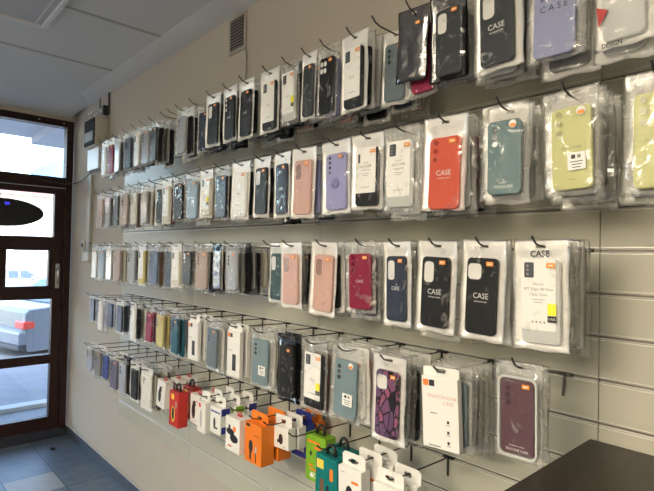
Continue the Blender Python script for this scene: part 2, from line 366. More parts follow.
# ------------------------------------------------------------------ ceiling fittings and lamps
cpn = empty('ceiling_panel', (-1.4, 2.2, ZC + .008)); tag(cpn, 'square grey ceiling panel edged with a white trim strip', 'ceiling panel')
MB().box((-.78, -.70, -.008), (.78, .70, 0)).build('board', mat('panel_board', (.50, .50, .52), .8), cpn)
ed = MB()
for lo, hi in (((-.80, .712, -.016), (.80, .725, 0)), ((-.80, -.725, -.022), (.80, -.70, 0)), ((.78, -.70, -.022), (.80, .70, 0)), ((-.80, -.70, -.022), (-.78, .70, 0)), ((.748, -.68, -.010), (.754, .70, 0)), ):
    ed.box(lo, hi)
ed.build('trim_strip', mat('trim_white', (.72, .72, .74), .5), cpn)
def ceiling_light(x, y, e, lab, sx=.6, sy=.6):
    t_ = empty('ceiling_light', (x, y, ZC + .008)); tag(t_, lab, 'ceiling light', 'ceiling lights')
    MB().box((-sx / 2, -sy / 2, -.33), (sx / 2, sy / 2, -.28), 0, .004).build('housing', M_white, t_)
    MB().box((-sx / 2 + .02, -sy / 2 + .02, -.335), (sx / 2 - .02, sy / 2 - .02, -.3305)).build('diffuser', mat('lamp_diffuser', (.9, .9, .85), .5, emit=(1, .86, .66, 4)), t_)
    for q in (-1, 1): MB().tube([(0, q * sy * .4, -.28), (0, q * sy * .4, 0)], .003, 6).build('suspension_rod', M_white, t_)
    for dn, f_ in ((True, .68), (False, .32)):
        ld = bpy.data.lights.new('lamp', 'AREA'); ld.shape = 'RECTANGLE'; ld.size = sx; ld.size_y = sy; ld.energy = e * f_; ld.color = (1, .88, .69)
        lo = bpy.data.objects.new('lamp', ld); link(lo, t_); lo.location = (0, 0, -.345 if dn else -.27)
        if not dn: lo.rotation_euler.x = PI
def globe_light(x, y, e, lab):
    t_ = empty('hanging_globe_light', (x, y, ZC + .008)); tag(t_, lab, 'ceiling light')
    MB().tube([(0, 0, 0), (0, 0, -.16)], .006, 8).tube([(0, 0, 0), (0, 0, -.02)], .05, 16).tube([(0, 0, -.15), (0, 0, -.19)], .03, 12).build('stem', M_white, t_)
    b_ = bmesh.new(); bmesh.ops.create_uvsphere(b_, u_segments=20, v_segments=12, radius=.07, matrix=Matrix.Translation((0, 0, -.25)))
    me_ = bpy.data.meshes.new('globe'); b_.to_mesh(me_); b_.free(); me_.materials.append(mat('lamp_diffuser', (.9, .9, .85), .5, emit=(1, .86, .66, 4))); link(bpy.data.objects.new('globe', me_), t_)
    ld = bpy.data.lights.new('lamp', 'POINT'); ld.shadow_soft_size = .076; ld.energy = e; ld.color = (1, .86, .64)
    lo = bpy.data.objects.new('lamp', ld); link(lo, t_); lo.location = (0, 0, -.25)
globe_light(-.95, .55, 20, 'small warm globe lamp hanging over the aisle near the counter')
ceiling_light(-2.7, 1.3, 34, 'hanging warm ceiling light above the middle of the shop', .3, 1.2)
ceiling_light(-2.1, .15, 52, 'hanging warm ceiling light above the counter end', .3, 1.2)
ceiling_light(-3.75, .7, 125, 'hanging warm ceiling light near the left wall', .3, 1.2)

# ------------------------------------------------------------------ slat wall
def Z(k): return 1.538 - .1 * k
slats = [Z(k) for k in range(-6, 11)]
PW = .978
def panel_mesh():
    mb = MB(); zs = [2.195] + slats + [.443]
    for i in range(len(zs) - 1):
        a_ = zs[i] - (.0045 if i else 0); c_ = zs[i + 1] + (.0045 if i < len(zs) - 2 else 0)
        mb.box((0, -PW / 2 + .0008, c_), (.011, PW / 2 - .0008, a_), 0, .0006)
    mb.box((.011, -PW / 2 + .0008, .443), (.018, PW / 2 - .0008, 2.195), 1)
    return mb.mesh('slat_panel')
def insert_mesh():
    mb = MB(); w_ = PW / 2 - .001
    mb.box((.006, -w_, -.004), (.0108, w_, .004), 1)                 # dark back of the slot
    for q in (-1, 1): mb.loft([[(x, y, z * q) for x, z in ((-.0008, -.0082), (-.0008, -.0064), (.0050, -.0022), (.0095, -.0022), (.0095, -.0082))] for y in (-w_, w_)])
    return mb.mesh('groove_insert')
pm, im = panel_mesh(), insert_mesh()
edges = [3.37, 2.392, 1.414, .436, -.542, -1.52]
PL = ['slatwall panel nearest the door, under the first packs of the rows', 'slatwall panel second from the door behind the bagged cases',
      'middle slatwall panel behind the pink and black cases', 'slatwall panel with a bare right end above the dark counter', 'slatwall panel at the right edge beside the dark counter']
for i in range(5):
    yc = (edges[i] + edges[i + 1]) / 2; t_ = empty('slatwall_panel', (0, yc, 0)); tag(t_, PL[i], 'wall panel', 'slatwall panels')
    new('slat_board', pm, t_, [M_slat, M_dark])
    for z in slats:
        o = new('groove_insert', im, t_, [M_alu, M_slot]); o.location.z = z

# ------------------------------------------------------------------ hooks
def hook_mesh(L_=.275):
    mb = MB(); r = .0022
    mb.tube([(.002, 0, 0), (-.03, 0, .0), (-L_ + .035, 0, .004), (-L_ + .016, 0, .009), (-L_, 0, .022)], [r, r, r, r, r * 1.15], 8)
    return mb.mesh('prong')
def plate_mesh():
    mb = MB(); mb.box((-.0045, -.017, -.0035), (.006, .017, .003), 0, .0006)
    mb.box((-.0045, -.0028, -.052), (-.0012, .0028, -.001), 0, .0006); return mb.mesh('back_clip')
HM, PM_ = hook_mesh(), plate_mesh()
ROWN = ['top row', 'second row', 'third row', 'fourth row', 'bottom row']
ROWZ = [2.138, 1.838, 1.538, 1.238, .938]
def hook(row, y, label, lift=0):
    t_ = empty('display_hook', (0, y, ROWZ[row]), (0, math.atan2(lift, .25), 0)); tag(t_, label, 'hook', 'display hooks of the ' + ROWN[row])
    new('prong', HM, t_, M_hook); new('back_clip', PM_, t_, M_hook); return t_

# ------------------------------------------------------------------ bag, case, card templates
BW, BH = .115, .215
def bag_mesh(seed):
    rnd = random.Random(seed); nu, nv = 16, 28
    top = .014; bot = top - BH; mb = MB(); b_ = mb.b
    ph = [(rnd.uniform(20, 60), rnd.uniform(-60, 60), rnd.uniform(0, 6)) for _ in range(5)]
    def sm(x): x = max(0, min(1, x)); return x * x * (3 - 2 * x)
    # v levels: ensure a hole row; u levels: ensure a hole column
    vs = [top, top - .005, .0034, -.0036, -.012, -.022] + [-.022 + (bot + .022) * k / (nv - 6) for k in range(1, nv - 5)]
    us = sorted([-BW / 2 + BW * k / nu for k in range(nu + 1) if abs(-BW / 2 + BW * k / nu) > .012] + [-.010, 0, .010])
    grid = {}
    for side in (0, 1):
        for i, u in enumerate(us):
            for j, v in enumerate(vs):
                edge = i in (0, len(us) - 1) or j in (0, len(vs) - 1)
                du = BW / 2 - abs(u); dv = v - bot
                T = .0070 * sm(du / .018) * sm(dv / .010) * sm((-.002 - v) / .022) + .0004
                wr = sum(math.sin(a * u * 2 + c * v + p) for a, c, p in ph) * .00030
                wr += noise.noise(Vector((u * 60, v * 40, seed * 3.1 + side * 9))) * .0014
                k_ = sm(du / .01) * sm((top - v) / .01)
                wave = .0016 * math.sin(v * 40 + seed) * sm((.01 - du) / .01)
                hole = abs(u) <= .011 and -.004 < v < .004
                if edge and side == 1: grid[(1, i, j)] = grid[(0, i, j)]; continue
                n = (T if side == 0 else -T * .9) + (wr * k_ * (0 if hole else 1) if side == 0 else wr * .6 * k_ * (0 if hole else 1)) + wave
                uu = u + (.0016 * math.sin(v * 55 + seed * 2) if abs(u) > BW / 2 - .001 else 0)
                vv = v + (.0014 * math.sin(u * 90 + seed) if j == len(vs) - 1 else 0)
                if hole and side == 1: n = -.0008
                if hole and side == 0: n = .0008
                grid[(side, i, j)] = b_.verts.new(P(uu, vv, n))
    hi = [i for i in range(len(us) - 1) if us[i] >= -.0101 and us[i + 1] <= .0101]
    for side in (0, 1):
        for i in range(len(us) - 1):
            for j in range(len(vs) - 1):
                if i in hi and j == 2: continue
                q = [grid[(side, i, j)], grid[(side, i + 1, j)], grid[(side, i + 1, j + 1)], grid[(side, i, j + 1)]]
                try: f = b_.faces.new(q[::-1] if side == 0 else q)
                except ValueError: continue
                f.material_index = side; f.smooth = True
    me = bpy.data.meshes.new('pouch'); b_.to_mesh(me); b_.free(); return me
BAGS = [bag_mesh(s) for s in range(5)]
CV = -.1065      # case centre below the hook
CWD, CHT = .078, .163
def cache(f):
    d_ = {}
    def g_(*a):
        if a not in d_: d_[a] = f(*a)
        return d_[a]
    return g_
@cache
def case_mesh(style):
    mb = MB(); slab(mb, CWD, CHT, .011, -.0048, .0046, bev=.0022); 
    if style == 'armour':
        slab(mb, CWD * .80, CHT * .36, .006, .0040, .0054, 0, -.035, bev=.0005)
    return mb.mesh('phone_case')
@cache
def cam_mesh(kind):
    mb = MB()
    if kind == 'tri':       # three stacked rings in a column
        for k in range(3): disc(mb, 0, .024 - .019 * k, .0078, 0, .0011, 0); disc(mb, 0, .024 - .019 * k, .0058, .0008, .0016, 1)
    elif kind == 'module':  # raised rounded module, three lenses
        slab(mb, .030, .050, .008, 0, .0012, bev=.0006)
        for k in range(3): disc(mb, -.003, .015 - .0155 * k, .0062, .001, .0019, 1)
    elif kind == 'window':  # open rounded cutout showing card
        slab(mb, .027, .048, .009, 0, .0004, mi=1); 
        L_ = [[P(u, v, .0007) for u, v in rr(.031, .052, .010)], [P(u, v, .0007) for u, v in rr(.027, .048, .009)]]
        mb.loft(L_ + [[P(u, v, 0) for u, v in rr(.027, .048, .009)]], 0, caps=False)
    elif kind == 'square':
        slab(mb, .034, .034, .009, 0, .0004, mi=1)
        mb.loft([[P(u, v, .0009) for u, v in rr(.038, .038, .011)], [P(u, v, .0009) for u, v in rr(.034, .034, .009)]], 0, caps=False)
    elif kind == 'quad':
        slab(mb, .040, .044, .009, 0, .0010, bev=.0005)
        for u in (-.009, .009):
            for v in (-.010, .010): disc(mb, u, v, .0075, .0009, .0017, 1)
    elif kind == 'dots':
        for u, v in ((-.004, .02), (-.004, .008), (-.004, -.004), (.006, .014)): disc(mb, u, v, .0042, 0, .0009, 1)
    elif kind == 'ring':
        for k in range(4): disc(mb, 0, .024 - .014 * k, .0045, 0, .0009, 1)
    return mb.mesh('camera_opening')
@cache
def card_mesh(h, kind):
    """printed insert card: 0 white, 1 dark picture, 2 grey print, 3 accent"""
    mb = MB(); w_ = .069; slab(mb, w_, h, .004, 0, .0005)
    tp = h / 2
    n0, n1 = .0005, .0007
    if kind in ('phone', 'photo'):
        slab(mb, .020, .030, .003, n0, n1, -.019, tp - .022, 1)
        for k in range(3): disc(mb, -.022, tp - .014 - .008 * k, .0026, n1, n1 + .0001, 2, 8)
    if kind == 'photo': slab(mb, .013, .030, .002, n0, n1, .004, -tp + .04, 1)
    if kind == 'strip': slab(mb, .007, .026, .002, n0, n1, -.022, tp - .03, 1)
    for k, w2 in enumerate((.026, .018)): slab(mb, w2, .0012, .0004, n0, n1, 0, .002 - .005 * k - .012, 2, seg=1)
    for k in range(4): slab(mb, .0032, .0034, .0004, n0, n1, -.012 + .008 * k, -tp + .016, 2, seg=1)
    return mb.mesh('printed_card')
@cache
def sticker_mesh(kind):
    mb = MB()
    if kind == 'round':
        disc(mb, 0, 0, .0085, 0, .0003, 1, 18); slab(mb, .013, .0075, .003, .0003, .0004, 0, -.003)
    else: slab(mb, .017, .0095, .0015, 0, .0003); slab(mb, .010, .0022, .0004, .0003, .0004, 0, 0, 1, seg=1)
    return mb.mesh('price_sticker')
@cache
def yellow_mesh():
    mb = MB(); slab(mb, .017, .022, .001, 0, .0003, 0, .008, 0, seg=1); slab(mb, .017, .012, .0008, 0, .00032, 0, -.010, 1, seg=1); return mb.mesh('info_sticker')
@cache
def info_mesh():
    mb = MB(); slab(mb, .034, .034, .001, 0, .0003, 0, 0, 0, seg=1); slab(mb, .008, .008, .0006, .0003, .0004, -.006, .009, 1, seg=1)
    slab(mb, .007, .007, .0006, .0003, .0004, .005, .009, 2, seg=1)
    for k in range(3): slab(mb, .024 - .004 * k, .0016, .0004, .0003, .0004, 0, -.001 - .0055 * k, 1, seg=1)
    return mb.mesh('info_sticker')
def mosaic_mat():
    """angular pink and violet cells parted by black lines"""
    m = bpy.data.materials.new('mosaic'); m.use_nodes = True; t = m.node_tree; b = t.nodes['Principled BSDF']; N = t.nodes.new; L = t.links.new
    b.inputs['Roughness'].default_value = .3
    tc = N('ShaderNodeTexCoord'); mp = N('ShaderNodeMapping'); mp.inputs['Scale'].default_value = (1, 1.25, .8); L(tc.outputs['Object'], mp.inputs[0])
    v1 = N('ShaderNodeTexVoronoi'); v1.feature = 'DISTANCE_TO_EDGE'; v1.inputs['Scale'].default_value = 38; L(mp.outputs[0], v1.inputs['Vector'])
    v2 = N('ShaderNodeTexVoronoi'); v2.inputs['Scale'].default_value = 38; L(mp.outputs[0], v2.inputs['Vector'])
    n = N('ShaderNodeTexNoise'); n.inputs['Scale'].default_value = 160; n.inputs['Detail'].default_value = 4; L(tc.outputs['Object'], n.inputs['Vector'])
    se = N('ShaderNodeSeparateColor'); L(v2.outputs['Color'], se.inputs[0])
    c = N('ShaderNodeMixRGB'); c.inputs[1].default_value = (.33, .09, .17, 1); c.inputs[2].default_value = (.10, .06, .14, 1); L(se.outputs[0], c.inputs[0])
    o = N('ShaderNodeMixRGB'); o.blend_type = 'OVERLAY'; o.inputs[0].default_value = .6; L(c.outputs[0], o.inputs[1]); L(n.outputs['Fac'], o.inputs[2])
    g = N('ShaderNodeMath'); g.operation = 'GREATER_THAN'; g.inputs[1].default_value = .07; L(v1.outputs['Distance'], g.inputs[0])
    k = N('ShaderNodeMixRGB'); k.inputs[1].default_value = (.012, .010, .014, 1); L(g.outputs[0], k.inputs[0]); L(o.outputs[0], k.inputs[2]); L(k.outputs[0], b.inputs['Base Color'])
    return m

BAGMATS = dict(milk=(M_film, M_milk), clear=(M_film, M_haze), black=(M_blackbag, M_blackbag), smoke=(M_film, M_blackbag))
def pack(row, y, off, label, group, col, kind='case', camk='module', bag='milk', w_=BW, h=BH, txt=None, stick='rect', yaw_=0, roll_=0, detail=2, lens=None, yellow=False, info=False, cardkind='phone', seed=0, dv=0.):
    su, sv = w_ / BW, h / BH
    t_ = empty('packaged_phone_case', (-off, y, ROWZ[row] + .0006 + (.010 * (off - .235) / .04 if off > .25 else .003)), (math.radians(roll_), 0, math.radians(yaw_)), (1, su, sv))
    tag(t_, label, 'phone case', group)
    new('pouch', BAGS[seed % 5], t_, list(BAGMATS[bag]))
    cm = case_mat(col); cu = random.uniform(-.003, .003); cv_ = CV + dv
    cs = new('phone_case', case_mesh('armour' if kind == 'armour' else 'plain'), t_, cm); cs.location = P(cu, cv_, 0)
    if detail == 0: return t_
    lm = lens or (M_cutwhite if camk in ('window', 'square') else M_lens)
    if kind in ('case', 'armour', 'mosaic'):
        fr_m = cm if camk not in ('window', 'square') else mat('case_rim_' + col, tuple(min(1, c * 1.25 + .01) for c in CASE_COL[col]), .3)
        cmo = new('camera_opening', cam_mesh(camk), cs, [fr_m, lm]); cmo.location = P(-.017 if camk not in ('tri', 'ring') else -.022, .046 if camk not in ('quad', 'square') else .052, .0046)
    if kind == 'mosaic':
        cs.material_slots[0].material = mosaic_mat()
    if kind == 'card':
        ch = .138 if cardkind != 'strip' else .128
        cc = new('printed_card', card_mesh(ch, cardkind), t_, [M_white, mat('card_dark_print', (.05, .06, .075), .3), M_grey_ink]); cc.location = P(cu - .004, cv_ + (CHT - ch) / 2 + .001, .0049)
        if txt:
            for k, (s_, sz, dv2) in enumerate(txt): text(s_, sz, 0, dv2, .0006, M_grey_ink, cc)
    elif txt:
        for k, (s_, sz, dv2) in enumerate(txt): text(s_, sz, 0, dv2, .0048, M_ink if col in ('periwinkle', 'lime') else M_silver_ink, cs)
    top_n = .0078
    if stick:
        so = new('price_sticker', sticker_mesh(stick), t_, [M_orange_tag, M_white]); so.location = P(.022 + cu, cv_ + CHT / 2 - .012, top_n + .001)
    if yellow:
        so = new('info_sticker', yellow_mesh(), t_, [M_yellow_tag, M_ink]); so.location = P(.026, cv_ - .022, top_n + .001)
        if detail > 1: text('CASE', .006, 0, -.010, .0005, M_white, so)
    if info:
        so = new('info_sticker', info_mesh(), t_, [M_white, M_ink, M_grey_ink]); so.location = P(.014, cv_ - .028, top_n + .001)
    return t_

def carton_mesh(w_, h, d_, prints):
    """box hanging from a die-cut tab; front at n=+d_/2; prints: (kind, u, v, a, b, slot)"""
    mb = MB(); top = -.012
    lo = (-d_ / 2, -w_ / 2, top - h); hi = (d_ / 2, w_ / 2, top); mb.box(lo, hi, 0, .0012)
    n = d_ / 2
    for k, (kd, u, v, a_, b_, mi) in enumerate(prints):
        cv2 = top - h / 2 + v
        nn = n + .0002 + .00008 * k
        if kd == 'r': slab(mb, a_, b_, .0008, n - .0002, nn, u, cv2, mi, seg=1)
        elif kd == 'o': disc(mb, u, cv2, a_, n - .0002, nn, mi, 14)
        elif kd == 'e':   # ellipse
            mb.loft([[P(u + a_ * math.cos(2 * PI * q / 16), cv2 + b_ * math.sin(2 * PI * q / 16), m_) for q in range(16)] for m_ in (n - .0002, nn)], mi)
        elif kd == 's':   # band on the near side face
            mb.box((-a_, -w_ / 2 - .0003, cv2 - b_ / 2), (a_, -w_ / 2 + .0005, cv2 + b_ / 2), mi)
    return mb.mesh('carton')
def tab_mesh(w_, style):
    """hang tab above the carton, with an open slot on the hook (v = 0)"""
    mb = MB(); b_ = mb.b
    if style == 'loop':     # black plastic loop
        pts = [P(.018 * math.cos(a), -.013 + .030 * math.sin(a) ** .8 if 0 < a < PI - .01 else -.013, 0) for a in [PI * k / 12 for k in range(13)]]
        mb.tube(pts, .0048, 8); mb.box(P(-.020, -.0165, .004)[0:1] + (-.020, -.0165), (.004, .020, -.0115), 0); return mb.mesh('hang_loop')
    if style == 'ring':     # small red loop standing on the carton top
        pts = [P(.011 * math.cos(a), -.010 + .0135 * math.sin(a), 0) for a in [PI * k / 10 for k in range(11)]]
        mb.tube(pts, .0022, 8); mb.box((-.005, -.014, -.0135), (.005, .014, -.010), 0, .001); return mb.mesh('hang_loop')
    us = [-w_ / 2, -w_ * .38, -.012, .012, w_ * .38, w_ / 2]; vs = [-.013, -.004, .0085, .017, .024] if style == 'tab' else [-.013, -.004, .0066, .008, .0105]
    V = {}
    for s_, n in enumerate((-.0004, .0004)):
        for i, u in enumerate(us):
            for j, v in enumerate(vs):
                uu = u * (.80 if j == 4 else 1)
                V[(s_, i, j)] = b_.verts.new(P(uu, v, n))
    for i in range(5):
        for j in range(4):
            if i == 2 and j == 1:
                for (a_, c_) in (((i, j), (i + 1, j)), ((i + 1, j), (i + 1, j + 1)), ((i + 1, j + 1), (i, j + 1)), ((i, j + 1), (i, j))):
                    b_.faces.new((V[(0, *a_)], V[(0, *c_)], V[(1, *c_)], V[(1, *a_)]))
                continue
            for s_ in (0, 1): b_.faces.new([V[(s_, i + a_, j + c_)] for a_, c_ in ((0, 0), (1, 0), (1, 1), (0, 1))])
    rim = [(i, 0) for i in range(6)] + [(5, j) for j in range(1, 5)] + [(i, 4) for i in range(4, -1, -1)] + [(0, j) for j in range(3, 0, -1)]
    for k in range(len(rim)):
        a_, c_ = rim[k], rim[(k + 1) % len(rim)]; b_.faces.new((V[(0, *a_)], V[(0, *c_)], V[(1, *c_)], V[(1, *a_)]))
    return mb.mesh('hang_tab')
TABS = {}
def carton(row, y, off, label, group, w_, h, d_, mats, prints, tabstyle='tab', tabmat=None, txt=(), name='accessory_carton', cat='box', roll_=0, yaw_=0):
    t_ = empty(name, (-off, y, ROWZ[row] + .001), (math.radians(roll_), 0, math.radians(yaw_))); tag(t_, label, cat, group)
    new('carton', carton_mesh(w_, h, d_, prints), t_, mats)
    k = (round(w_, 3), tabstyle)
    if k not in TABS: TABS[k] = tab_mesh(w_, tabstyle)
    tb = new('hang_tab' if 'tab' in tabstyle else 'hang_loop', TABS[k], t_, tabmat or mats[0])
    for s_, sz, u, v, m in txt: text(s_, sz, u, -.012 - h / 2 + v, d_ / 2 + .0006, m, t_)
    return t_

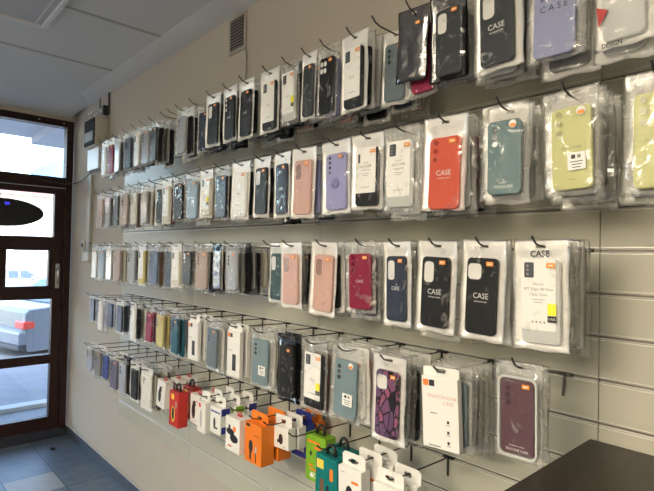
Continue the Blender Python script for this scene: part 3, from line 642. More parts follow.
# ------------------------------------------------------------------ the stock
# (y, short name, front label, colour, kind, opts, [colours behind])
C1 = [('CASE', .017, .0), ('SILICONE COVER', .0042, -.012)]
LQ = [('LIQUID', .006, .020), ('SILICONE', .0095, .010), ('COVER CASE', .0055, .000)]
XC = [('LIQUID', .006, .020), ('SILICONE', .0095, .010), ('CASE COVER', .0055, .000)]
ROWS = [
 [  # top row
  (3.06, 'white pack at the door end', 'narrow white bagged phone case hanging at the door end of the top row', 'white', 'card', dict(detail=1), ['grey', 'clear']),
  (2.95, 'wine dark pack', 'dark wine bagged phone case, second from the door in the top row', 'magenta', 'case', dict(detail=1), ['clear', 'white']),
  (2.85, 'pale clear pack', 'pale clear bagged phone case, third from the door in the top row', 'clear', 'case', dict(bag='clear', detail=1), ['grey', 'clear']),
  (2.70, 'pack with brown edge', 'dark navy bagged phone case, fourth from the door in the top row', 'navy', 'case', dict(bag='clear', detail=1), ['brown', 'black', 'brown']),
  (2.575, 'slim white pack', 'slim white bagged phone case, fifth from the door in the top row', 'white', 'card', dict(bag='clear', detail=1, w=.10), ['black', 'clear']),
  (2.47, 'silver black pack', 'silver and black bagged phone case, sixth from the door in the top row', 'silver', 'case', dict(bag='clear', detail=1), ['black', 'black']),
  (2.365, 'tilted grey pack', 'dark grey bagged phone case hanging crooked, seventh from the door in the top row', 'charcoal', 'case', dict(bag='clear', detail=1, roll=4), ['black', 'grey', 'black']),
  (2.235, 'thin clear pack', 'thin clear empty looking pack before the bare hook in the top row', 'clear', 'case', dict(bag='clear', detail=1, off=.13, w=.10), []),
  (2.08, 'grey shiny pack', 'shiny pale grey bagged case left of the black cases in the top row', 'silver', 'case', dict(bag='clear', detail=1, camk='dots'), ['black', 'black', 'clear']),
  (1.955, 'half hidden blue pack', 'dark blue bagged case half hidden by a wide black one, top row', 'navy', 'case', dict(bag='clear', off=.20, w=.10), ['black', 'clear']),
  (1.81, 'black case with pale window', 'matt black case with pale camera window, left of the top row black trio', 'black', 'case', dict(camk='window'), ['black', 'navy', 'clear']),
  (1.685, 'black case in the trio middle', 'matt black case with upright camera cutout, middle of the top row black trio', 'black', 'case', dict(camk='tri', txt=[('CASE', .012, 0)], lens='w'), ['charcoal', 'black', 'clear']),
  (1.57, 'large black trio case', 'black case with silver round emblem, right of the top row black trio', 'black', 'case', dict(camk='tri', txt=[('CASE', .012, 0)], h=.222), ['black', 'white', 'black', 'clear']),
  (1.425, 'white card pack with dark foot', 'white printed card case with dark foot, right of the top row black trio', 'black', 'card', dict(cardkind='phone', dv=-.003, h=.222), ['black', 'clear', 'black', 'grey']),
  (1.315, 'yellow label pack', 'white card phone case with yellow and black label in the top row', 'clear', 'card', dict(yellow=True, bag='clear', w=.105), ['black', 'clear', 'pink', 'black']),
  (1.215, 'smoky framed pack', 'smoky see-through case with white outline in the top row', 'charcoal', 'case', dict(bag='milk', camk='module', w=.095), ['navy', 'black', 'clear']),
  (1.128, 'black four-lens case', 'glossy black case with four camera rings, bag bulging, top row', 'black', 'case', dict(camk='quad', h=.225, bag='clear', lens='w', w=.108), ['lavender', 'black', 'pink', 'clear', 'navy']),
  (1.015, 'white card case with blue lens', 'white card with blue camera picture over black case, top row', 'black', 'card', dict(cardkind='phone', h=.228, dv=-.003), ['black', 'clear', 'petrol', 'black', 'white']),
  (.918, 'set-back grey pack', 'grey bagged case seen edge on beside the black foil packs, top row', 'slate', 'case', dict(off=.17, w=.10), ['navy', 'brown', 'rosegold', 'clear']),
  (.803, 'black glossy wallet', 'glossy black box-like pack with orange label and small lettering, top row', 'black', 'case', dict(bag='black', camk='dots', h=.19, w=.098, shallow=True, txt=[('PREMIUM', .0045, .02), ('CASE', .009, .008)]), ['magenta', 'clear', 'black']),
  (.700, 'black foil bag', 'black case in a shiny black foil bag, fully black, top row', 'charcoal', 'armour', dict(bag='smoke', camk='window', h=.215, w=.105), ['black', 'clear', 'black']),
  (.572, 'tall charcoal case', 'charcoal case lettered in silver inside a wide white bag, top row', 'charcoal', 'case', dict(camk='window', w=.122, h=.225, txt=C1), ['clear', 'black', 'clear', 'grey']),
  (.440, 'periwinkle blue case', 'periwinkle blue case in wide crinkled bag near the top right corner', 'periwinkle', 'case', dict(w=.13, h=.238, camk='ring', bag='clear', txt=[('C A S E', .017, .008)], ink=True, dv=-.004, lens='self'), ['clear', 'grey', 'clear']),
  (.318, 'crinkled clear pack with red sign', 'crinkled clear pack with a red triangle sticker, top right corner', 'clear', 'case', dict(w=.12, h=.245, stick=None, camk='dots', red=True, off=.238), ['clear', 'white']),
  (.215, 'cut off clear pack', 'clear pack cut off by the right picture edge in the top row', 'clear', 'case', dict(w=.10, h=.235, bag='clear'), ['clear']),
 ],
 [  # second row
  (3.10, 'clear pack at the door end', 'narrow clear bagged case at the door end of the second row', 'rosegold', 'case', dict(bag='clear', detail=1), ['clear']),
  (2.98, 'silver pack', 'silver dark striped bagged case, second from the door in the second row', 'silver', 'case', dict(bag='clear', detail=1), ['black']),
  (2.85, 'black glossy pack', 'black glossy bagged case, third from the door in the second row', 'charcoal', 'case', dict(bag='clear', detail=1), ['clear', 'brown']),
  (2.73, 'pink clear pack', 'clear bagged case with pink tint, fourth from the door in the second row', 'rosegold', 'case', dict(bag='clear', detail=1), ['white', 'grey']),
  (2.60, 'beige pack', 'pale beige bagged case, fifth from the door in the second row', 'cream', 'case', dict(bag='clear', detail=1, w=.10), ['brown', 'white']),
  (2.47, 'wide clear pack', 'wide clear shiny bagged case, sixth from the door in the second row', 'clear', 'case', dict(bag='clear', detail=1), ['white', 'cream']),
  (2.345, 'black edge pack', 'black case seen almost edge on, seventh from the door in the second row', 'black', 'case', dict(detail=1, off=.21, w=.10), ['black', 'brown']),
  (2.215, 'cream pack', 'cream white bagged case beside the black one in the second row', 'cream', 'card', dict(detail=1, w=.10), ['magenta', 'brown']),
  (2.095, 'black reflective pack', 'black bagged case with daylight glare, left of the bluish clear one', 'black', 'case', dict(bag='clear', camk='module', h=.205), ['black', 'white']),
  (1.97, 'bluish clear pack', 'bluish clear empty looking pack in the second row below the black trio', 'skyblue', 'case', dict(bag='clear', camk='ring', h=.21), ['clear', 'white']),
  (1.85, 'pale pack with yellow edge', 'pale beige pack with a yellow label on its edge, second row', 'cream', 'card', dict(w=.105, h=.20, yellow=True), ['cream', 'black']),
  (1.73, 'dark blue glare pack', 'dark blue case in crumpled clear bag with glare, second row', 'navy', 'case', dict(bag='clear', h=.215), ['black', 'clear', 'black']),
  (1.595, 'white case with four dots', 'milky white case with four small camera dots over a dark foot', 'white', 'card', dict(w=.125, h=.219, cardkind='dots'), ['black', 'clear', 'grey']),
  (1.46, 'black case with grey lens', 'black case with grey camera window, left of the navy case in the second row', 'black', 'case', dict(w=.105, camk='window'), ['black', 'yellow', 'clear']),
  (1.345, 'navy case', 'dark navy case with silver logo left of the pink case, second row', 'navy', 'case', dict(w=.10, h=.221, txt=[('CASE', .012, 0)], camk='tri'), ['grey', 'black', 'clear']),
  (1.232, 'upper pink case', 'powder pink case with oval camera cutout in the second row', 'pink', 'case', dict(w=.124, h=.227, camk='window', lens='self'), ['lavender', 'grey', 'clear', 'navy']),
  (1.085, 'lavender case', 'lavender case with finger ring in white bag, second row', 'lavender', 'case', dict(w=.124, h=.22, camk='ring', ringgrip=True), ['clear', 'white', 'grey', 'clear']),
  (.958, 'white strip camera card', 'white silicone cover card with narrow black camera strip over black case', 'black', 'card', dict(w=.118, h=.213, cardkind='strip', txt=LQ, dv=-.002), ['black', 'clear', 'grey', 'clear']),
  (.835, 'white card beside coral', 'white silicone cover card with square dark camera, left of the coral case', 'clear', 'card', dict(w=.118, h=.227, cardkind='phone', txt=XC, bag='clear'), ['clear', 'white', 'green', 'clear']),
  (.703, 'coral red case', 'bright coral red case lettered in white inside a clear bag', 'coral', 'case', dict(w=.128, h=.229, camk='tri', txt=C1, dv=-.010, lens='self'), ['clear', 'black', 'magenta', 'clear', 'black']),
  (.550, 'grey teal case', 'grey teal case with three camera rings in second row', 'teal', 'case', dict(w=.112, h=.214, camk='module', bag='clear', stick='round', shallow=True, txt=[('ENJOY', .006, -.056), ('PLEASURE', .010, -.065)]), ['black', 'clear', 'clear', 'grey']),
  (.413, 'lime yellow case', 'lime yellow case with white information sticker in second row', 'lime', 'case', dict(w=.115, h=.215, camk='tri', stick='round', info=True, bag='clear', txt=[('S I L I C O N E', .006, 0), ('soft touch', .0035, -.062)], lens='self'), ['grey', 'clear', 'black', 'clear', 'clear']),
  (.262, 'cut off lime case', 'lime yellow case cut off at the right picture edge', 'lime', 'case', dict(w=.112, h=.225, camk='tri', stick=None, bag='clear', txt=[('S I L I C O N E', .006, 0)], lens='self'), ['grey', 'clear']),
 ],
 [  # third row
  (3.17, 'pale pack at the door end', 'pale grey bagged case at the door end of the third row', 'silver', 'case', dict(bag='clear', detail=1, w=.10), ['clear']),
  (3.05, 'clear blue pack', 'clear bluish bagged case, second from the door in the third row', 'skyblue', 'case', dict(bag='clear', detail=1), ['clear']),
  (2.93, 'pale clear pack', 'pale clear bagged case with green edge, third from the door in the third row', 'clear', 'case', dict(bag='clear', detail=1), ['green']),
  (2.81, 'orange tinted pack', 'clear bagged case with orange tint, fourth from the door in the third row', 'rosegold', 'case', dict(bag='clear', detail=1), ['cream', 'brown']),
  (2.61, 'crumpled silver pack', 'crumpled silver and black bagged case, fifth from the door in the third row', 'silver', 'case', dict(bag='clear', detail=1), ['black', 'brown', 'cream']),
  (2.48, 'ochre footed pack', 'beige bagged case with ochre foot, sixth from the door in the third row', 'yellow', 'card', dict(detail=1, w=.09), ['yellow', 'cream']),
  (2.34, 'dusty blue pack', 'dusty blue wide case, seventh from the door in the third row', 'dustyblue', 'case', dict(bag='clear', detail=1, w=.125, h=.205), ['brown', 'clear', 'dustyblue']),
  (2.21, 'dark blue sliver', 'dark blue case partly hidden by cream cards in the third row', 'navy', 'case', dict(bag='clear', detail=1, off=.22, w=.10), ['silver']),
  (2.105, 'cream card stack', 'cream card pack at the front of a thick stack in third row', 'cream', 'card', dict(detail=1, w=.10, h=.20), ['cream', 'white', 'cream', 'white']),
  (1.995, 'grey black pack', 'dark grey case with silver head in third row, left of rose gold one', 'charcoal', 'case', dict(w=.11, h=.19, bag='clear'), ['black', 'clear', 'black']),
  (1.87, 'rose gold pack', 'pale rose gold case in crinkled bag in the third row', 'rosegold', 'case', dict(w=.118, h=.20, bag='clear', stick='rect', camk='ring'), ['black', 'black', 'clear']),
  (1.745, 'black foil pack', 'black phone case in black foil bag left of the silver one', 'black', 'case', dict(w=.085, h=.19, bag='black', stick=None), ['charcoal', 'black']),
  (1.645, 'crinkled silver pack', 'silver glittering pack with black hanger in third row', 'silver', 'case', dict(w=.10, h=.19, bag='clear'), ['grey', 'black', 'clear', 'black', 'cream']),
  (1.395, 'dark green case', 'dark green case with pale window left of the pink cases', 'green', 'case', dict(w=.10, h=.21, camk='window', stick=None, off=.21), ['clear', 'black', 'cream']),
  (1.288, 'left pink case', 'powder pink case beside the dark green one, left of the third row pink pair', 'pink', 'case', dict(w=.118, h=.215, camk='window', lens='self'), ['clear', 'black', 'white', 'clear']),
  (1.128, 'right pink case', 'powder pink case beside the burgundy one, right of the third row pink pair', 'pink', 'case', dict(w=.113, h=.225, camk='window', lens='self', roll=2), ['black', 'pink', 'white', 'clear', 'brown', 'grey']),
  (.963, 'burgundy case', 'glossy burgundy phone case in clear bag in the third row', 'burgundy', 'case', dict(w=.112, h=.2, camk='tri', bag='clear', lens='self', off=.255, txt=[('CASE', .012, 0)]), ['navy', 'clear', 'black', 'white']),
  (.845, 'marbled navy case', 'marbled dark blue case in white bag, left of the black case pair', 'navy', 'case', dict(w=.1, sp=.0195, h=.222, camk='window', roll=-1, txt=[('CASE', .014, 0)]), ['clear', 'clear']),
  (.720, 'left black lettered case', 'matt black lettered case with oval window, left of the black case pair', 'black', 'case', dict(w=.118, sp=.0195, h=.224, camk='window', txt=C1), ['clear']),
  (.595, 'right black lettered case', 'matt black lettered case with square window, right of the black case pair', 'black', 'case', dict(w=.112, sp=.0195, h=.226, camk='square', txt=C1), ['clear', 'clear']),
  (.468, 'clear case with header print', 'clear phone case with white card, printed header and yellow label', 'clear', 'card', dict(w=.116, sp=.0195, h=.228, cardkind='phone', yellow=True, bag='milk', header=True, txt=[('Silicone', .007, .020), ('MT Edge 40 Neo', .0085, .010), ('Clear Case', .008, .000)]), ['clear', 'clear', 'white', 'clear', 'clear']),
 ],
 [  # fourth row
  (3.19, 'navy pack at the door end', 'dark navy bagged case at the door end of the fourth row', 'navy', 'case', dict(bag='clear', detail=1, h=.17), ['navy']),
  (3.05, 'clear white pack', 'clear and white bagged case, second from the door in the fourth row', 'white', 'case', dict(bag='clear', detail=1, w=.09), ['clear']),
  (2.90, 'navy front pack', 'dark navy case, third from the door in the fourth row', 'navy', 'case', dict(bag='clear', detail=1, h=.175), ['clear', 'grey']),
  (2.75, 'second navy pack', 'dark navy case, fourth from the door in the fourth row', 'navy', 'case', dict(detail=1, h=.185), ['navy', 'blue', 'clear']),
  (2.57, 'white and black pack', 'white fronted case with black side, fifth from the door in the fourth row', 'white', 'card', dict(detail=1, w=.10, h=.2), ['black', 'cream', 'cream']),
  (2.37, 'magenta pack', 'magenta red glossy bagged case in the fourth row', 'magenta', 'case', dict(detail=1, w=.10, h=.185, bag='clear'), ['magenta', 'grey', 'cream']),
  (2.245, 'pale yellow pack', 'pale yellow bagged case with ochre side in the fourth row', 'yellow', 'case', dict(detail=1, h=.19, bag='clear'), ['yellow', 'violet', 'violet']),
  (2.10, 'petrol blue pack', 'petrol blue bagged case beside the pale yellow one', 'petrol', 'case', dict(detail=1, w=.10, h=.2, bag='clear'), ['petrol', 'silver', 'cream', 'cream']),
  (1.925, None, None, None, 'carton', dict(), []),
  (1.77, 'slate blue case', 'slate blue phone case between two white slim boxes', 'slate', 'case', dict(w=.12, h=.205, camk='module', bag='clear'), ['white', 'clear', 'white']),
  (1.605, None, None, None, 'carton', dict(), []),
  (1.44, 'pale blue case', 'pale grey blue case with square white label, fourth row', 'bluegrey', 'case', dict(w=.125, h=.205, camk='module', info=True, bag='clear', stick=None), ['white', 'cream', 'white', 'clear']),
  (1.30, 'black foil slim pack', 'slim black case in black foil bag in the fourth row', 'black', 'case', dict(w=.09, h=.218, bag='smoke', camk='ring'), ['black', 'black']),
  (1.163, 'clear case with yellow sticker', 'see-through case over black foot with yellow sticker, fourth row', 'black', 'card', dict(w=.125, h=.218, yellow=True, cardkind='phone', bag='clear', dv=-.002), ['brown', 'clear', 'black', 'white']),
  (1.022, 'large blue grey case', 'blue grey case with square camera cutout and price label, fourth row', 'bluegrey', 'case', dict(w=.130, h=.215, camk='module', info=True, stick='round', bag='clear'), ['white', 'pink', 'clear', 'white']),
  (.865, 'purple mosaic case', 'purple and pink mosaic patterned case with black lines and square window', 'violet', 'mosaic', dict(w=.112, h=.23, camk='square', roll=1), ['black', 'clear', 'black', 'clear']),
  (.700, None, None, None, 'carton', dict(), []),
  (.512, 'mauve brown case', 'mauve brown phone case in clear tray pack beside the dark counter', 'mauve', 'case', dict(lift=.046, sp=.018, yaw=2, w=.108, h=.208, camk='module', bag='clear', shallow=True, txt=[('designed for comfort', .0042, -.062), ('SILICONE CASE', .0075, -.071)], tray=True, lens='self'), ['clear', 'black']),
 ],
 [  # bottom row
  (3.215, 'clear pack at the door end', 'clear bagged case at the door end of the bottom row', 'silver', 'case', dict(bag='clear', detail=1, h=.17), ['clear']),
  (3.07, 'grey pack', 'grey bagged case, second from the door in the bottom row', 'grey', 'case', dict(bag='clear', detail=1, h=.18), ['silver']),
  (2.94, 'blue pack', 'blue and white bagged case, third from the door in the bottom row', 'blue', 'case', dict(bag='clear', detail=1, h=.17, w=.09), ['silver']),
  (2.81, 'violet grey pack', 'violet grey case hanging lowest near the door in the bottom row', 'violet', 'case', dict(bag='clear', detail=1, h=.205), ['cream', 'grey']),
  (2.69, 'pale grey pack', 'pale grey shiny bagged case beside the violet grey one', 'silver', 'case', dict(bag='clear', detail=1, h=.195), ['black', 'grey']),
  (2.53, 'black pack', 'black bagged case with white header in the bottom row', 'black', 'case', dict(detail=1, w=.11, h=.195), ['black', 'grey']),
  (2.385, 'white pack with camera dots', 'white case with dark camera dots, last bag before the bottom row cartons', 'white', 'case', dict(detail=1, camk='dots', w=.125, h=.205), ['cream', 'brown', 'cream', 'grey', 'cream']),
 ]]
ORD = ['second', 'third', 'fourth', 'fifth', 'sixth', 'seventh', 'eighth']
CN = dict(lime='lime yellow', bluegrey='blue grey', skyblue='pale blue', dustyblue='dusty blue', rosegold='rose gold', clear='see-through')
total = 0
def fit_widths(row):
    n = len(row)
    ws = [x[5].get('w', BW) for x in row]
    for i in range(n - 1):
        if row[i][4] == 'carton' or row[i + 1][4] == 'carton' or abs(row[i][5].get('off', .238) - row[i + 1][5].get('off', .238)) > .02: continue
        gap = row[i][0] - row[i + 1][0] - .003; su = (ws[i] + ws[i + 1]) / 2
        if su > gap:
            f = max(gap / su, .80); ws[i] *= f; ws[i + 1] *= f
    for x, w_ in zip(row, ws): x[5]['w'] = w_
for row in ROWS: fit_widths(row)
for r, row in enumerate(ROWS):
    for (y, short, label, col, kind, o, behind) in row:
        if kind == 'carton': continue
        hook(r, y, 'dark metal hook carrying the %s, %s' % (short, ROWN[r]), o.get('lift', 0))
        off = o.get('off', .238); lens = o.get('lens')
        lens = mat('lens_ring_' + col, tuple(c * .55 for c in CASE_COL[col]), .25) if lens == 'self' else (M_cutwhite if lens == 'w' else None)
        yw = o.get('yaw', random.uniform(-5, 5)); rl = o.get('roll', random.uniform(-2, 2))
        t_ = pack(r, y, off, label, 'bagged phone cases of the ' + ROWN[r], col, kind, o.get('camk', 'module'), o.get('bag', 'milk'), o.get('w', BW), o.get('h', BH), o.get('txt'),
             o.get('stick', 'rect' if o.get('detail', 2) > 1 else ('rect' if random.random() < .4 else None)), yw, rl, o.get('detail', 2), lens, o.get('yellow'), o.get('info'), o.get('cardkind', 'phone'), random.randrange(5), o.get('dv', 0))
        t_.location.z += o.get('lift', 0) * off / .25; total += 1
        if o.get('header'): text('CASE', .017, 0, -.015, .0035, M_ink, t_, bold=.0004, name='header_lettering')
        if o.get('ringgrip'):
            mb = MB(); mb.tube([P(.013 * math.cos(a), -.006 + .013 * math.sin(a), .0075) for a in [PI + PI * k / 12 for k in range(13)]], .0016, 6); disc(mb, 0, -.004, .014, .0046, .0062, 0, 20)
            ro = mb.build('finger_ring', mat('ring_lilac', (.20, .20, .40), .3)); ro.parent = [c for c in t_.children if c.name.startswith('phone_case')][0]
        if o.get('red'):
            mb = MB(); mb.loft([[P(-.050, -.128, n), P(-.028, -.137, n), P(-.046, -.163, n)] for n in (.0095, .0099)]); mb.build('red_triangle_sticker', mat('red_label', (.42, .02, .015), .5), t_)
            text('DESIGN', .011, -.022, -.196, .0085, M_ink, t_, bold=.0003, name='foot_lettering')
        if o.get('tray'):
            mb = MB(); lo_ = [[P(u, v, n) for u, v in rr(.078 + 2 * i, .163 + 2 * i, .011 + i, 0, CV)] for i, n in ((.001, .0055), (.002, .0075), (.006, .0075), (.007, .0045))]
            mb.loft(lo_, caps=False); mb.build('tray_rim', mat('frosted_rim', (.50, .52, .50), .3), t_)
        # the packs behind on the same hook
        n = len(behind); sp = min(o.get('sp', .026), (off - .035) / max(n, 1))
        for k, cb in enumerate(behind):
            o2 = off - (k + 1) * sp
            kd = 'card' if cb in ('white', 'cream') else 'case'
            lb = '%s phone case, %s pack on the hook behind the %s, %s' % (CN.get(cb, cb), ORD[k], short, ROWN[r])
            if len(lb.split()) > 16: lb = '%s case, %s behind the %s, %s' % (CN.get(cb, cb), ORD[k], short, ROWN[r])
            near = y < 1.3
            q_ = pack(r, y + random.uniform(-.004, .004), o2, lb, 'bagged phone cases of the ' + ROWN[r], cb, kd, random.choice(['module', 'tri', 'window']), random.choice(['milk', 'clear', 'clear']) if cb != 'black' or near else random.choice(['milk', 'clear', 'smoke']),
                 o.get('w', BW) * random.uniform(.95, 1.06), o.get('h', BH) * (1.22 if (r, cb) == (0, 'magenta') else random.uniform(.93, 1.10)), None, 'rect' if random.random() < .5 else None, random.uniform(-3, 3), random.uniform(-2.5, 2.5), 1 if near else 0, None, False, False, 'phone', random.randrange(5))
            q_.location.z += o.get('lift', 0) * o2 / .25
            total += 1
print('PACKS', total)

# slim white retail boxes in the fourth row
M_blk = mat('black_print', (.02, .02, .022), .4); M_org = mat('orange_print', (.85, .22, .03), .5); M_sal = mat('salmon_print', (.62, .40, .33), .5); M_cw = mat('carton_white', (.78, .765, .72), .45)
def slimbox(y, off, label, w_=.092, h=.175, d_=.016, phone=True, big=False, roll_=0, yaw_=0):
    pr = [('r', -w_ / 2 + .012, h / 2 - .016, .016, .015, 2), ('r', -w_ / 2 + .029, h / 2 - .016, .015, .015, 1)]
    if phone: pr += [('r', .006, -h * .18, .024, .060, 1), ('r', -.022, .012, .030, .0016, 3)]
    txt = ()
    if big:
        pr += [('r', -.018, -.002, .020, .0016, 1), ('r', -.016, -h / 2 + .006, .034, .0018, 1)]
        for k in range(3): pr += [('r', .022, -.018 - .024 * k, .006, .007, 1), ('r', .022, -.025 - .024 * k, .012, .0012, 3)]
        txt = (('SMARTPHONE', .0125, .006, .038, M_sal), ('CASE', .0125, .024, .025, M_sal))
    return carton(3, y, off, label, 'slim white phone case boxes', w_, h, d_, [M_cw, M_blk, M_org, M_grey_ink], pr, 'short tab', M_cw, txt, 'phone_case_box', 'box', roll_, yaw_)
for y, nm in ((1.925, 'white box left of the slate case'), (1.605, 'white box right of the slate case'), (.700, 'large white smartphone case box')):
    hook(3, y, 'dark metal hook carrying the %s' % nm)
slimbox(1.925, .235, 'slim white box with orange square and phone picture, left of the slate blue case', w_=.084, h=.160)
slimbox(1.925, .205, 'slim white box directly behind the front one left of the slate blue case', w_=.084, h=.160)
slimbox(1.925, .175, 'slim white box deepest on its hook left of the slate blue case', w_=.084, h=.160)
slimbox(1.605, .240, 'slim white box with black phone picture, right of the slate blue case', w_=.086, h=.168)
slimbox(1.605, .21, 'slim white box directly behind the front one right of the slate blue case', w_=.086, h=.168)
slimbox(.712, .228, 'large white smartphone case box with orange square beside the mosaic case', w_=.100, h=.170, d_=.018, phone=False, big=True, roll_=-3, yaw_=2)
for k, (cb, od) in enumerate((('slate', 'second'), ('clear', 'third'), ('black', 'fourth'), ('clear', 'fifth'), ('clear', 'sixth'))):
    pack(3, .70, .20 - .022 * k, '%s phone case, %s behind the large white smartphone case box' % (CN.get(cb, cb), od), 'bagged phone cases of the fourth row', cb, 'case', 'tri', 'clear', .122 + .003 * k, .205 + .005 * k, None, None, random.uniform(-2, 2), random.uniform(-1, 1), 1, seed=k)

# cartons of the bottom row
M_red = mat('carton_red', (.50, .022, .015), .35); M_orc = mat('carton_orange', (.80, .20, .012), .4); M_grn = mat('carton_green', (.20, .42, .02), .4); M_tea = mat('carton_teal', (.0, .16, .15), .4)
M_blu = mat('carton_blue', (.02, .035, .25), .4); M_rd2 = mat('red_print', (.6, .03, .03), .4); M_yel = mat('yellow_print', (.85, .6, .08), .4); M_bp = mat('loop_black', (.012, .012, .012), .3)
M_rloop = mat('red_loop', (.62, .03, .04), .35); M_gl = mat('grey_print', (.45, .45, .45), .5)
W = [M_cw, M_blk, M_rd2, M_org, M_gl, M_blu]
earp = [('e', -.010, -.008, .015, .032, 1), ('o', -.004, .022, .013, 1, 1), ('r', .016, .036, .014, .004, 2), ('r', .014, -.044, .018, .003, 4)]
cable = [('e', -.014, .008, .026, .012, 1), ('e', .010, -.012, .026, .015, 1), ('o', .012, .022, .010, 1, 3), ('r', -.016, -.042, .022, .005, 2), ('r', -.020, .022, .012, .018, 1)]
def H(y, nm): hook(4, {1.46: 1.452, 2.045: 2.03}.get(y, y), nm)
H(2.20, 'dark metal hook carrying the tilted white earpiece box, bottom row')
carton(4, 2.205, .225, 'tilted white earpiece box left of the tall red box, red loop on top', 'white accessory boxes', .082, .125, .04, W, earp, 'ring', M_rloop, roll_=5)
carton(4, 2.20, .165, 'white earpiece box second behind the tilted one left of the red box', 'white accessory boxes', .082, .12, .04, W, earp, 'ring', M_rloop)
carton(4, 2.20, .11, 'white earpiece box third behind the tilted one left of the red box', 'white accessory boxes', .082, .12, .04, W, earp, 'ring', M_rloop)
H(2.045, 'dark metal hook carrying the tall red boxes, bottom row')
R_ = [M_red, M_blk, M_yel, M_orc, M_gl, M_bp]
redp = [('r', -.012, .050, .026, .022, 2), ('e', -.006, -.022, .016, .034, 2), ('e', -.006, -.020, .011, .027, 1), ('r', .020, .02, .008, .03, 4)]
carton(4, 2.0, .262, 'tall red box with yellow corner and black cable picture', 'red accessory boxes', .085, .145, .042, R_, redp, 'loop', M_bp)
carton(4, 2.03, .185, 'darker red box hidden behind the tall red one with yellow corner', 'red accessory boxes', .085, .135, .042, R_, redp, 'loop', M_bp)
H(1.93, 'dark metal hook carrying the white charger box beside the red one')
carton(4, 1.905, .215, 'white box with black in-car adapter picture, just right of red box', 'white accessory boxes', .075, .12, .045, W, earp, 'ring', M_rloop)
carton(4, 1.90, .15, 'white box behind the in-car adapter box just right of the red box', 'white accessory boxes', .075, .12, .045, W, earp, 'ring', M_rloop)
H(1.80, 'dark metal hook carrying the slim white boxes with red flash')
strp = [('e', -.002, -.006, .009, .036, 4), ('r', -.012, .045, .016, .016, 2)]
carton(4, 1.80, .245, 'slim white box with red corner flash, left of white and blue box', 'white accessory boxes', .062, .12, .04, W, strp, 'tab', M_cw)
carton(4, 1.80, .19, 'slim white box standing behind the one with red corner flash', 'white accessory boxes', .062, .12, .04, W, strp, 'tab', M_cw)
carton(4, 1.80, .135, 'third slim white box in the stack with red corner flash', 'white accessory boxes', .062, .12, .04, W, strp, 'tab', M_cw)
H(1.70, 'dark metal hook carrying the white and blue charger boxes')
blup = [('r', 0, .032, .066, .006, 5), ('e', -.006, -.012, .008, .022, 1), ('r', .008, -.028, .018, .007, 1), ('s', .018, .034, .018, .026, 5), ('s', .018, -.034, .018, .026, 5)]
carton(4, 1.705, .235, 'white box with dark blue stripes left of the white cable box', 'white accessory boxes', .075, .10, .045, W, blup, 'tab', M_cw)
carton(4, 1.70, .175, 'white box with green corner behind the blue striped box', 'white accessory boxes', .075, .10, .045, [M_cw, M_blk, M_grn, M_grn, M_gl, M_grn], blup, 'tab', M_cw)
carton(4, 1.70, .115, 'white tabbed box third behind the blue striped box', 'white accessory boxes', .075, .10, .045, W, blup, 'tab', M_cw)
H(1.575, 'dark metal hook carrying the white cable box with red loop')
carton(4, 1.555, .245, 'white box with black coiled cable picture and red loop, left of orange box', 'white accessory boxes', .092, .12, .06, W, cable, 'ring', M_rloop)
H(1.46, 'dark metal hook carrying the large orange box')
O = [M_orc, M_blk, M_gl, M_cw]
orp = [('r', -.030, .058, .024, .010, 1), ('r', .022, .030, .030, .002, 1), ('e', -.012, -.012, .012, .022, 1), ('r', -.014, -.040, .010, .034, 1), ('r', .018, -.018, .010, .026, 2), ('r', .018, -.044, .005, .034, 1)]
carton(4, 1.455, .228, 'large orange box with black plug pictures in the bottom row', 'orange accessory boxes', .10, .135, .055, O, orp, 'tab', M_orc)
carton(4, 1.45, .160, 'orange tabbed box second in the stack behind the large orange one', 'orange accessory boxes', .10, .13, .055, O, orp, 'tab', M_orc)
H(1.37, 'dark metal hook carrying the small white adapter boxes right of orange box')
adp = [('e', .004, -.004, .012, .018, 1), ('r', -.010, -.012, .012, .010, 1), ('r', .022, -.028, .012, .004, 4)]
carton(4, 1.375, .185, 'small white adapter box, front one right of the orange box', 'white accessory boxes', .090, .072, .034, W, adp, 'tab', M_cw, roll_=-3)
carton(4, 1.37, .143, 'small white adapter box, second one right of the orange box', 'white accessory boxes', .090, .072, .034, W, adp, 'tab', M_cw)
carton(4, 1.37, .10, 'blue tabbed box deepest on the hook right of the orange box', 'blue accessory boxes', .086, .12, .034, [M_blu, M_cw, M_cw, M_cw], [('r', 0, -.03, .05, .02, 1)], 'tab', M_blu)
carton(4, 1.37, .055, 'small orange box lowest behind the white adapter boxes', 'orange accessory boxes', .086, .15, .034, O, orp[2:], 'tab', M_orc)
H(1.235, 'dark metal hook carrying the bright green box')
G = [M_grn, M_blk, M_orc, M_cw]
grp = [('r', -.010, .052, .060, .008, 2), ('r', .012, .036, .040, .008, 2), ('e', -.022, .014, .005, .008, 1), ('r', -.022, -.025, .020, .006, 2), ('r', -.010, -.036, .030, .006, 2), ('o', -.016, -.055, .008, 1, 3)]
carton(4, 1.232, .142, 'bright green box with orange lettering and black hang loop', 'green accessory boxes', .095, .15, .045, G, grp, 'loop', M_bp, txt=[('AZ', .022, -.012, -.054, M_cw)])
H(1.10, 'dark metal hook carrying the teal boxes')
T = [M_tea, M_blk, M_yel, M_orc, mat('brown_print', (.16, .08, .04), .5)]
tep = [('r', -.026, .050, .030, .026, 2), ('r', .022, .030, .014, .034, 3), ('r', -.018, -.012, .016, .040, 4), ('r', .006, -.030, .012, .050, 1)]
carton(4, 1.085, .232, 'teal box with yellow label and black hang loop, front one', 'teal accessory boxes', .092, .155, .04, T, tep, 'loop', M_bp)
carton(4, 1.10, .165, 'teal box behind the front teal one, black loop showing above', 'teal accessory boxes', .092, .155, .04, T, tep, 'loop', M_bp)
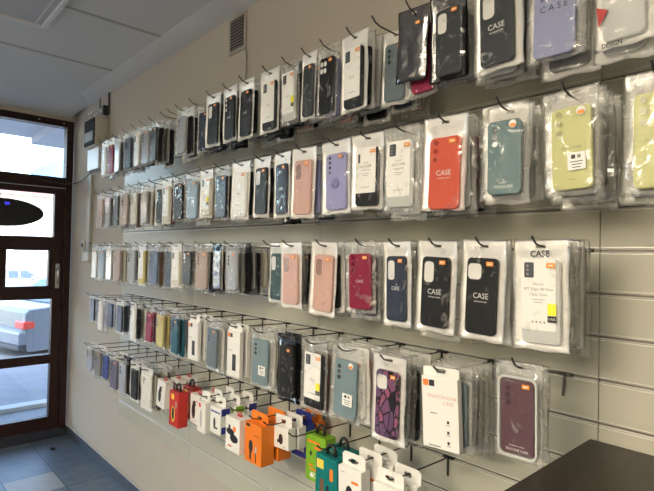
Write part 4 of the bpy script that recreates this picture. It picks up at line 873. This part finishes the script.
H(.97, 'dark metal hook carrying the white tabbed boxes next to teal box')
for k, (o_, lb) in enumerate(((.240, 'white tabbed adapter box with orange flash, front one beside the teal box'), (.185, 'white tabbed adapter box, second one beside the teal box'), (.135, 'white tabbed adapter box, deepest one beside the teal box'))):
    carton(4, .985 - .012 * k, o_, lb, 'white accessory boxes', .088, .11, .036, W, [('e', -.002, -.012, .013, .020, 1), ('r', .020, .020, .026, .008, 3), ('r', -.026, .040, .016, .003, 4)], 'tab', M_cw, roll_=-2 + 2 * k)
H(.838, 'dark metal hook carrying the white tabbed boxes nearest the counter')
for k, (o_, lb) in enumerate(((.245, 'white tabbed adapter box cut off by the bottom edge, front one near the counter'), (.190, 'white tabbed adapter box, second one near the counter'))):
    carton(4, .848 - .012 * k, o_, lb, 'white accessory boxes', .088, .11, .036, W, [('e', -.002, -.012, .013, .020, 1), ('r', .020, .020, .026, .008, 3)], 'tab', M_cw, roll_=-1 + 2 * k)
# bare hooks and the extra fittings seen on the wall
hook(0, 2.16, 'bare dark metal hook right of the thin clear pack in the top row')

# ------------------------------------------------------------------ things on the wall and the counter
ct = empty('sales_counter', (-.55, -.4, 0)); tag(ct, 'dark brown wood counter in the lower right corner against the slatwall', 'counter')
mw = bpy.data.materials.new('counter_wood'); mw.use_nodes = True; t = mw.node_tree; b = t.nodes['Principled BSDF']; b.inputs['Roughness'].default_value = .42
tc = t.nodes.new('ShaderNodeTexCoord'); mp = t.nodes.new('ShaderNodeMapping'); mp.inputs['Scale'].default_value = (2.0, 12, 12)
wv = t.nodes.new('ShaderNodeTexNoise'); wv.inputs['Scale'].default_value = 4; wv.inputs['Detail'].default_value = 7; wv.inputs['Distortion'].default_value = 1.2
rp = t.nodes.new('ShaderNodeValToRGB'); rp.color_ramp.elements[0].position = .35; rp.color_ramp.elements[0].color = (.012, .0075, .005, 1); rp.color_ramp.elements[1].position = .7; rp.color_ramp.elements[1].color = (.032, .021, .013, 1)
L = t.links.new; L(tc.outputs['Object'], mp.inputs[0]); L(mp.outputs[0], wv.inputs['Vector']); L(wv.outputs['Fac'], rp.inputs[0]); L(rp.outputs[0], b.inputs['Base Color'])
MB().box((-.45, -.98, 1.062), (.545, .852, 1.10), 0, .0015).build('counter_top', mw, ct)
MB().box((-.42, -.95, .06), (.53, .82, 1.062)).build('counter_body', mw, ct)
MB().box((-.38, -.93, 0), (.50, .78, .06)).build('plinth', M_dark, ct)

vt = empty('air_vent', (.018, 2.05, 2.56)); tag(vt, 'small louvred air vent high on the wall under the ceiling', 'vent')
MB().box((-.006, -.075, -.095), (0, .075, .082), 0, .002).build('frame', mat('vent_frame', (.42, .385, .32), .6), vt)
MB().box((-.0065, -.058, -.078), (-.0058, .058, .068)).build('dark_opening', M_dark, vt)
lv = MB()
for k in range(10): lv.loft([[(-.0066 - a_, y, -.074 + .0145 * k + c_) for a_, c_ in ((0, 0), (.005, -.003), (.005, 0), (0, .004))] for y in (-.056, .056)])
lv.build('louvres', mat('vent_louvre', (.34, .31, .26), .6), vt)
MB().tube([(.012, 1.985, 2.47), (.012, 1.975, 2.40), (.013, 1.978, 2.2), (.013, 1.98, 2.19)], .004, 6)
cb = MB().tube([(.013, 1.975, 2.47), (.012, 1.962, 2.42), (.013, 1.97, 2.30), (.013, 1.972, 2.196)], .004, 6).build('wall_cable', mat('painted_cable', (.40, .37, .31), .6))
tag(cb, 'thin painted cable running down from the air vent', 'cable')

# electricity boxes
bx = empty('fuse_box', (.018, 3.85, 2.17)); tag(bx, 'beige fuse box with dark window high on the wall near the door', 'fuse box')
M_box = mat('box_beige', (.50, .47, .40), .55)
MB().box((-.095, -.105, .09), (0, .12, .30), 0, .004).build('upper_housing', M_box, bx)
MB().box((-.102, -.10, .10), (-.094, .115, .29), 0, .003).build('window_frame', mat('box_dark', (.02, .02, .022), .75, spec=.1), bx)
MB().box((-.104, -.08, .13), (-.1015, .095, .20), 0, .001).build('fuse_row', mat('fuse_grey', (.16, .18, .22), .5), bx)
MB().box((-.07, -.11, -.07), (0, .13, .09), 0, .004).build('lower_housing', mat('meter_white', (.62, .64, .66), .35), bx)
cbx = empty('cable_bundle', (.018, 3.85, 2.49)); tag(cbx, 'white and black cables arching over the top of the fuse box', 'cable')
for k, (ya, yb, m) in enumerate(((.12, .05, M_white), (.09, -.02, M_white), (.04, -.06, M_white))):
    MB().tube([(-.07, ya, 0.002), (-.075, ya, .035), (-.05, (ya + yb) / 2, .055), (-.02, yb, .04), (-.01, yb, .002)], .006, 6).build('cable', m, cbx)
MB().box((-.04, -.10, .001), (-.004, -.07, .07), 0, .003).build('terminal', M_bp, cbx)
cc = MB().tube([(.011, 3.745, 2.662), (.011, 3.742, 2.55), (.011, 3.745, 2.492)], .006, 6).build('wall_cable', mat('dark_cable', (.07, .065, .055), .6)); tag(cc, 'dark cable dropping from the ceiling onto the fuse box', 'cable')
cc = MB().tube([(.011, 3.93, 2.655), (.011, 3.93, 2.58), (.011, 3.92, 2.55)], .004, 6).build('wall_cable', mat('dark_cable', (.07, .065, .055), .6)); tag(cc, 'short thin cable left of the fuse box under the ceiling', 'cable')
td = empty('cable_trunking', (.018, 4.08, 1.47)); tag(td, 'white plastic cable trunking running down below the fuse box', 'trunking')
MB().box((-.022, -.03, .03), (0, .03, .62), 0, .002).build('channel', mat('trunking_grey', (.42, .41, .37), .5), td)
MB().box((-.03, -.04, -.04), (0, .10, .03), 0, .004).build('junction_box', mat('junction', (.62, .62, .58), .4), td)
so = empty('wall_switch', (.018, 4.24, 1.55)); tag(so, 'small wall switch with dark centre beside the door frame', 'switch')
MB().box((-.010, -.035, -.04), (0, .035, .04), 0, .003).build('plate', mat('switch_plate', (.55, .54, .50), .4), so)
MB().box((-.014, -.018, -.012), (-.0095, .018, .018), 0, .001).build('rocker', M_bp, so)
cc = MB().tube([(-.30, YD - .035, 2.085), (-.26, YD - .03, 2.068), (-.18, YD - .03, 2.06), (-.06, YD - .04, 2.05), (-.01, YD - .16, 2.052), (.006, 4.25, 2.075), (.008, 4.1, 2.11), (.010, 4.0, 2.12)], .004, 6).build('loose_cable', M_bp)
tag(cc, 'loose black cable from the door rail to the fuse box', 'cable')

db = bmesh.new(); bmesh.ops.create_icosphere(db, subdivisions=2, radius=.018)
for v in db.verts:
    v.co *= 1 + .5 * noise.noise(v.co * 90); v.co.z = max(v.co.z * .5, -.006) + .006
me = bpy.data.meshes.new('floor_debris'); db.to_mesh(me); db.free(); me.materials.append(mat('debris', (.015, .012, .01), .9))
fd = bpy.data.objects.new('dry_leaf_crumb', me); COL.objects.link(fd); fd.location = (-.165, 4.22, 0)
tag(fd, 'small dark crumb of dirt lying on a blue floor tile', 'debris')
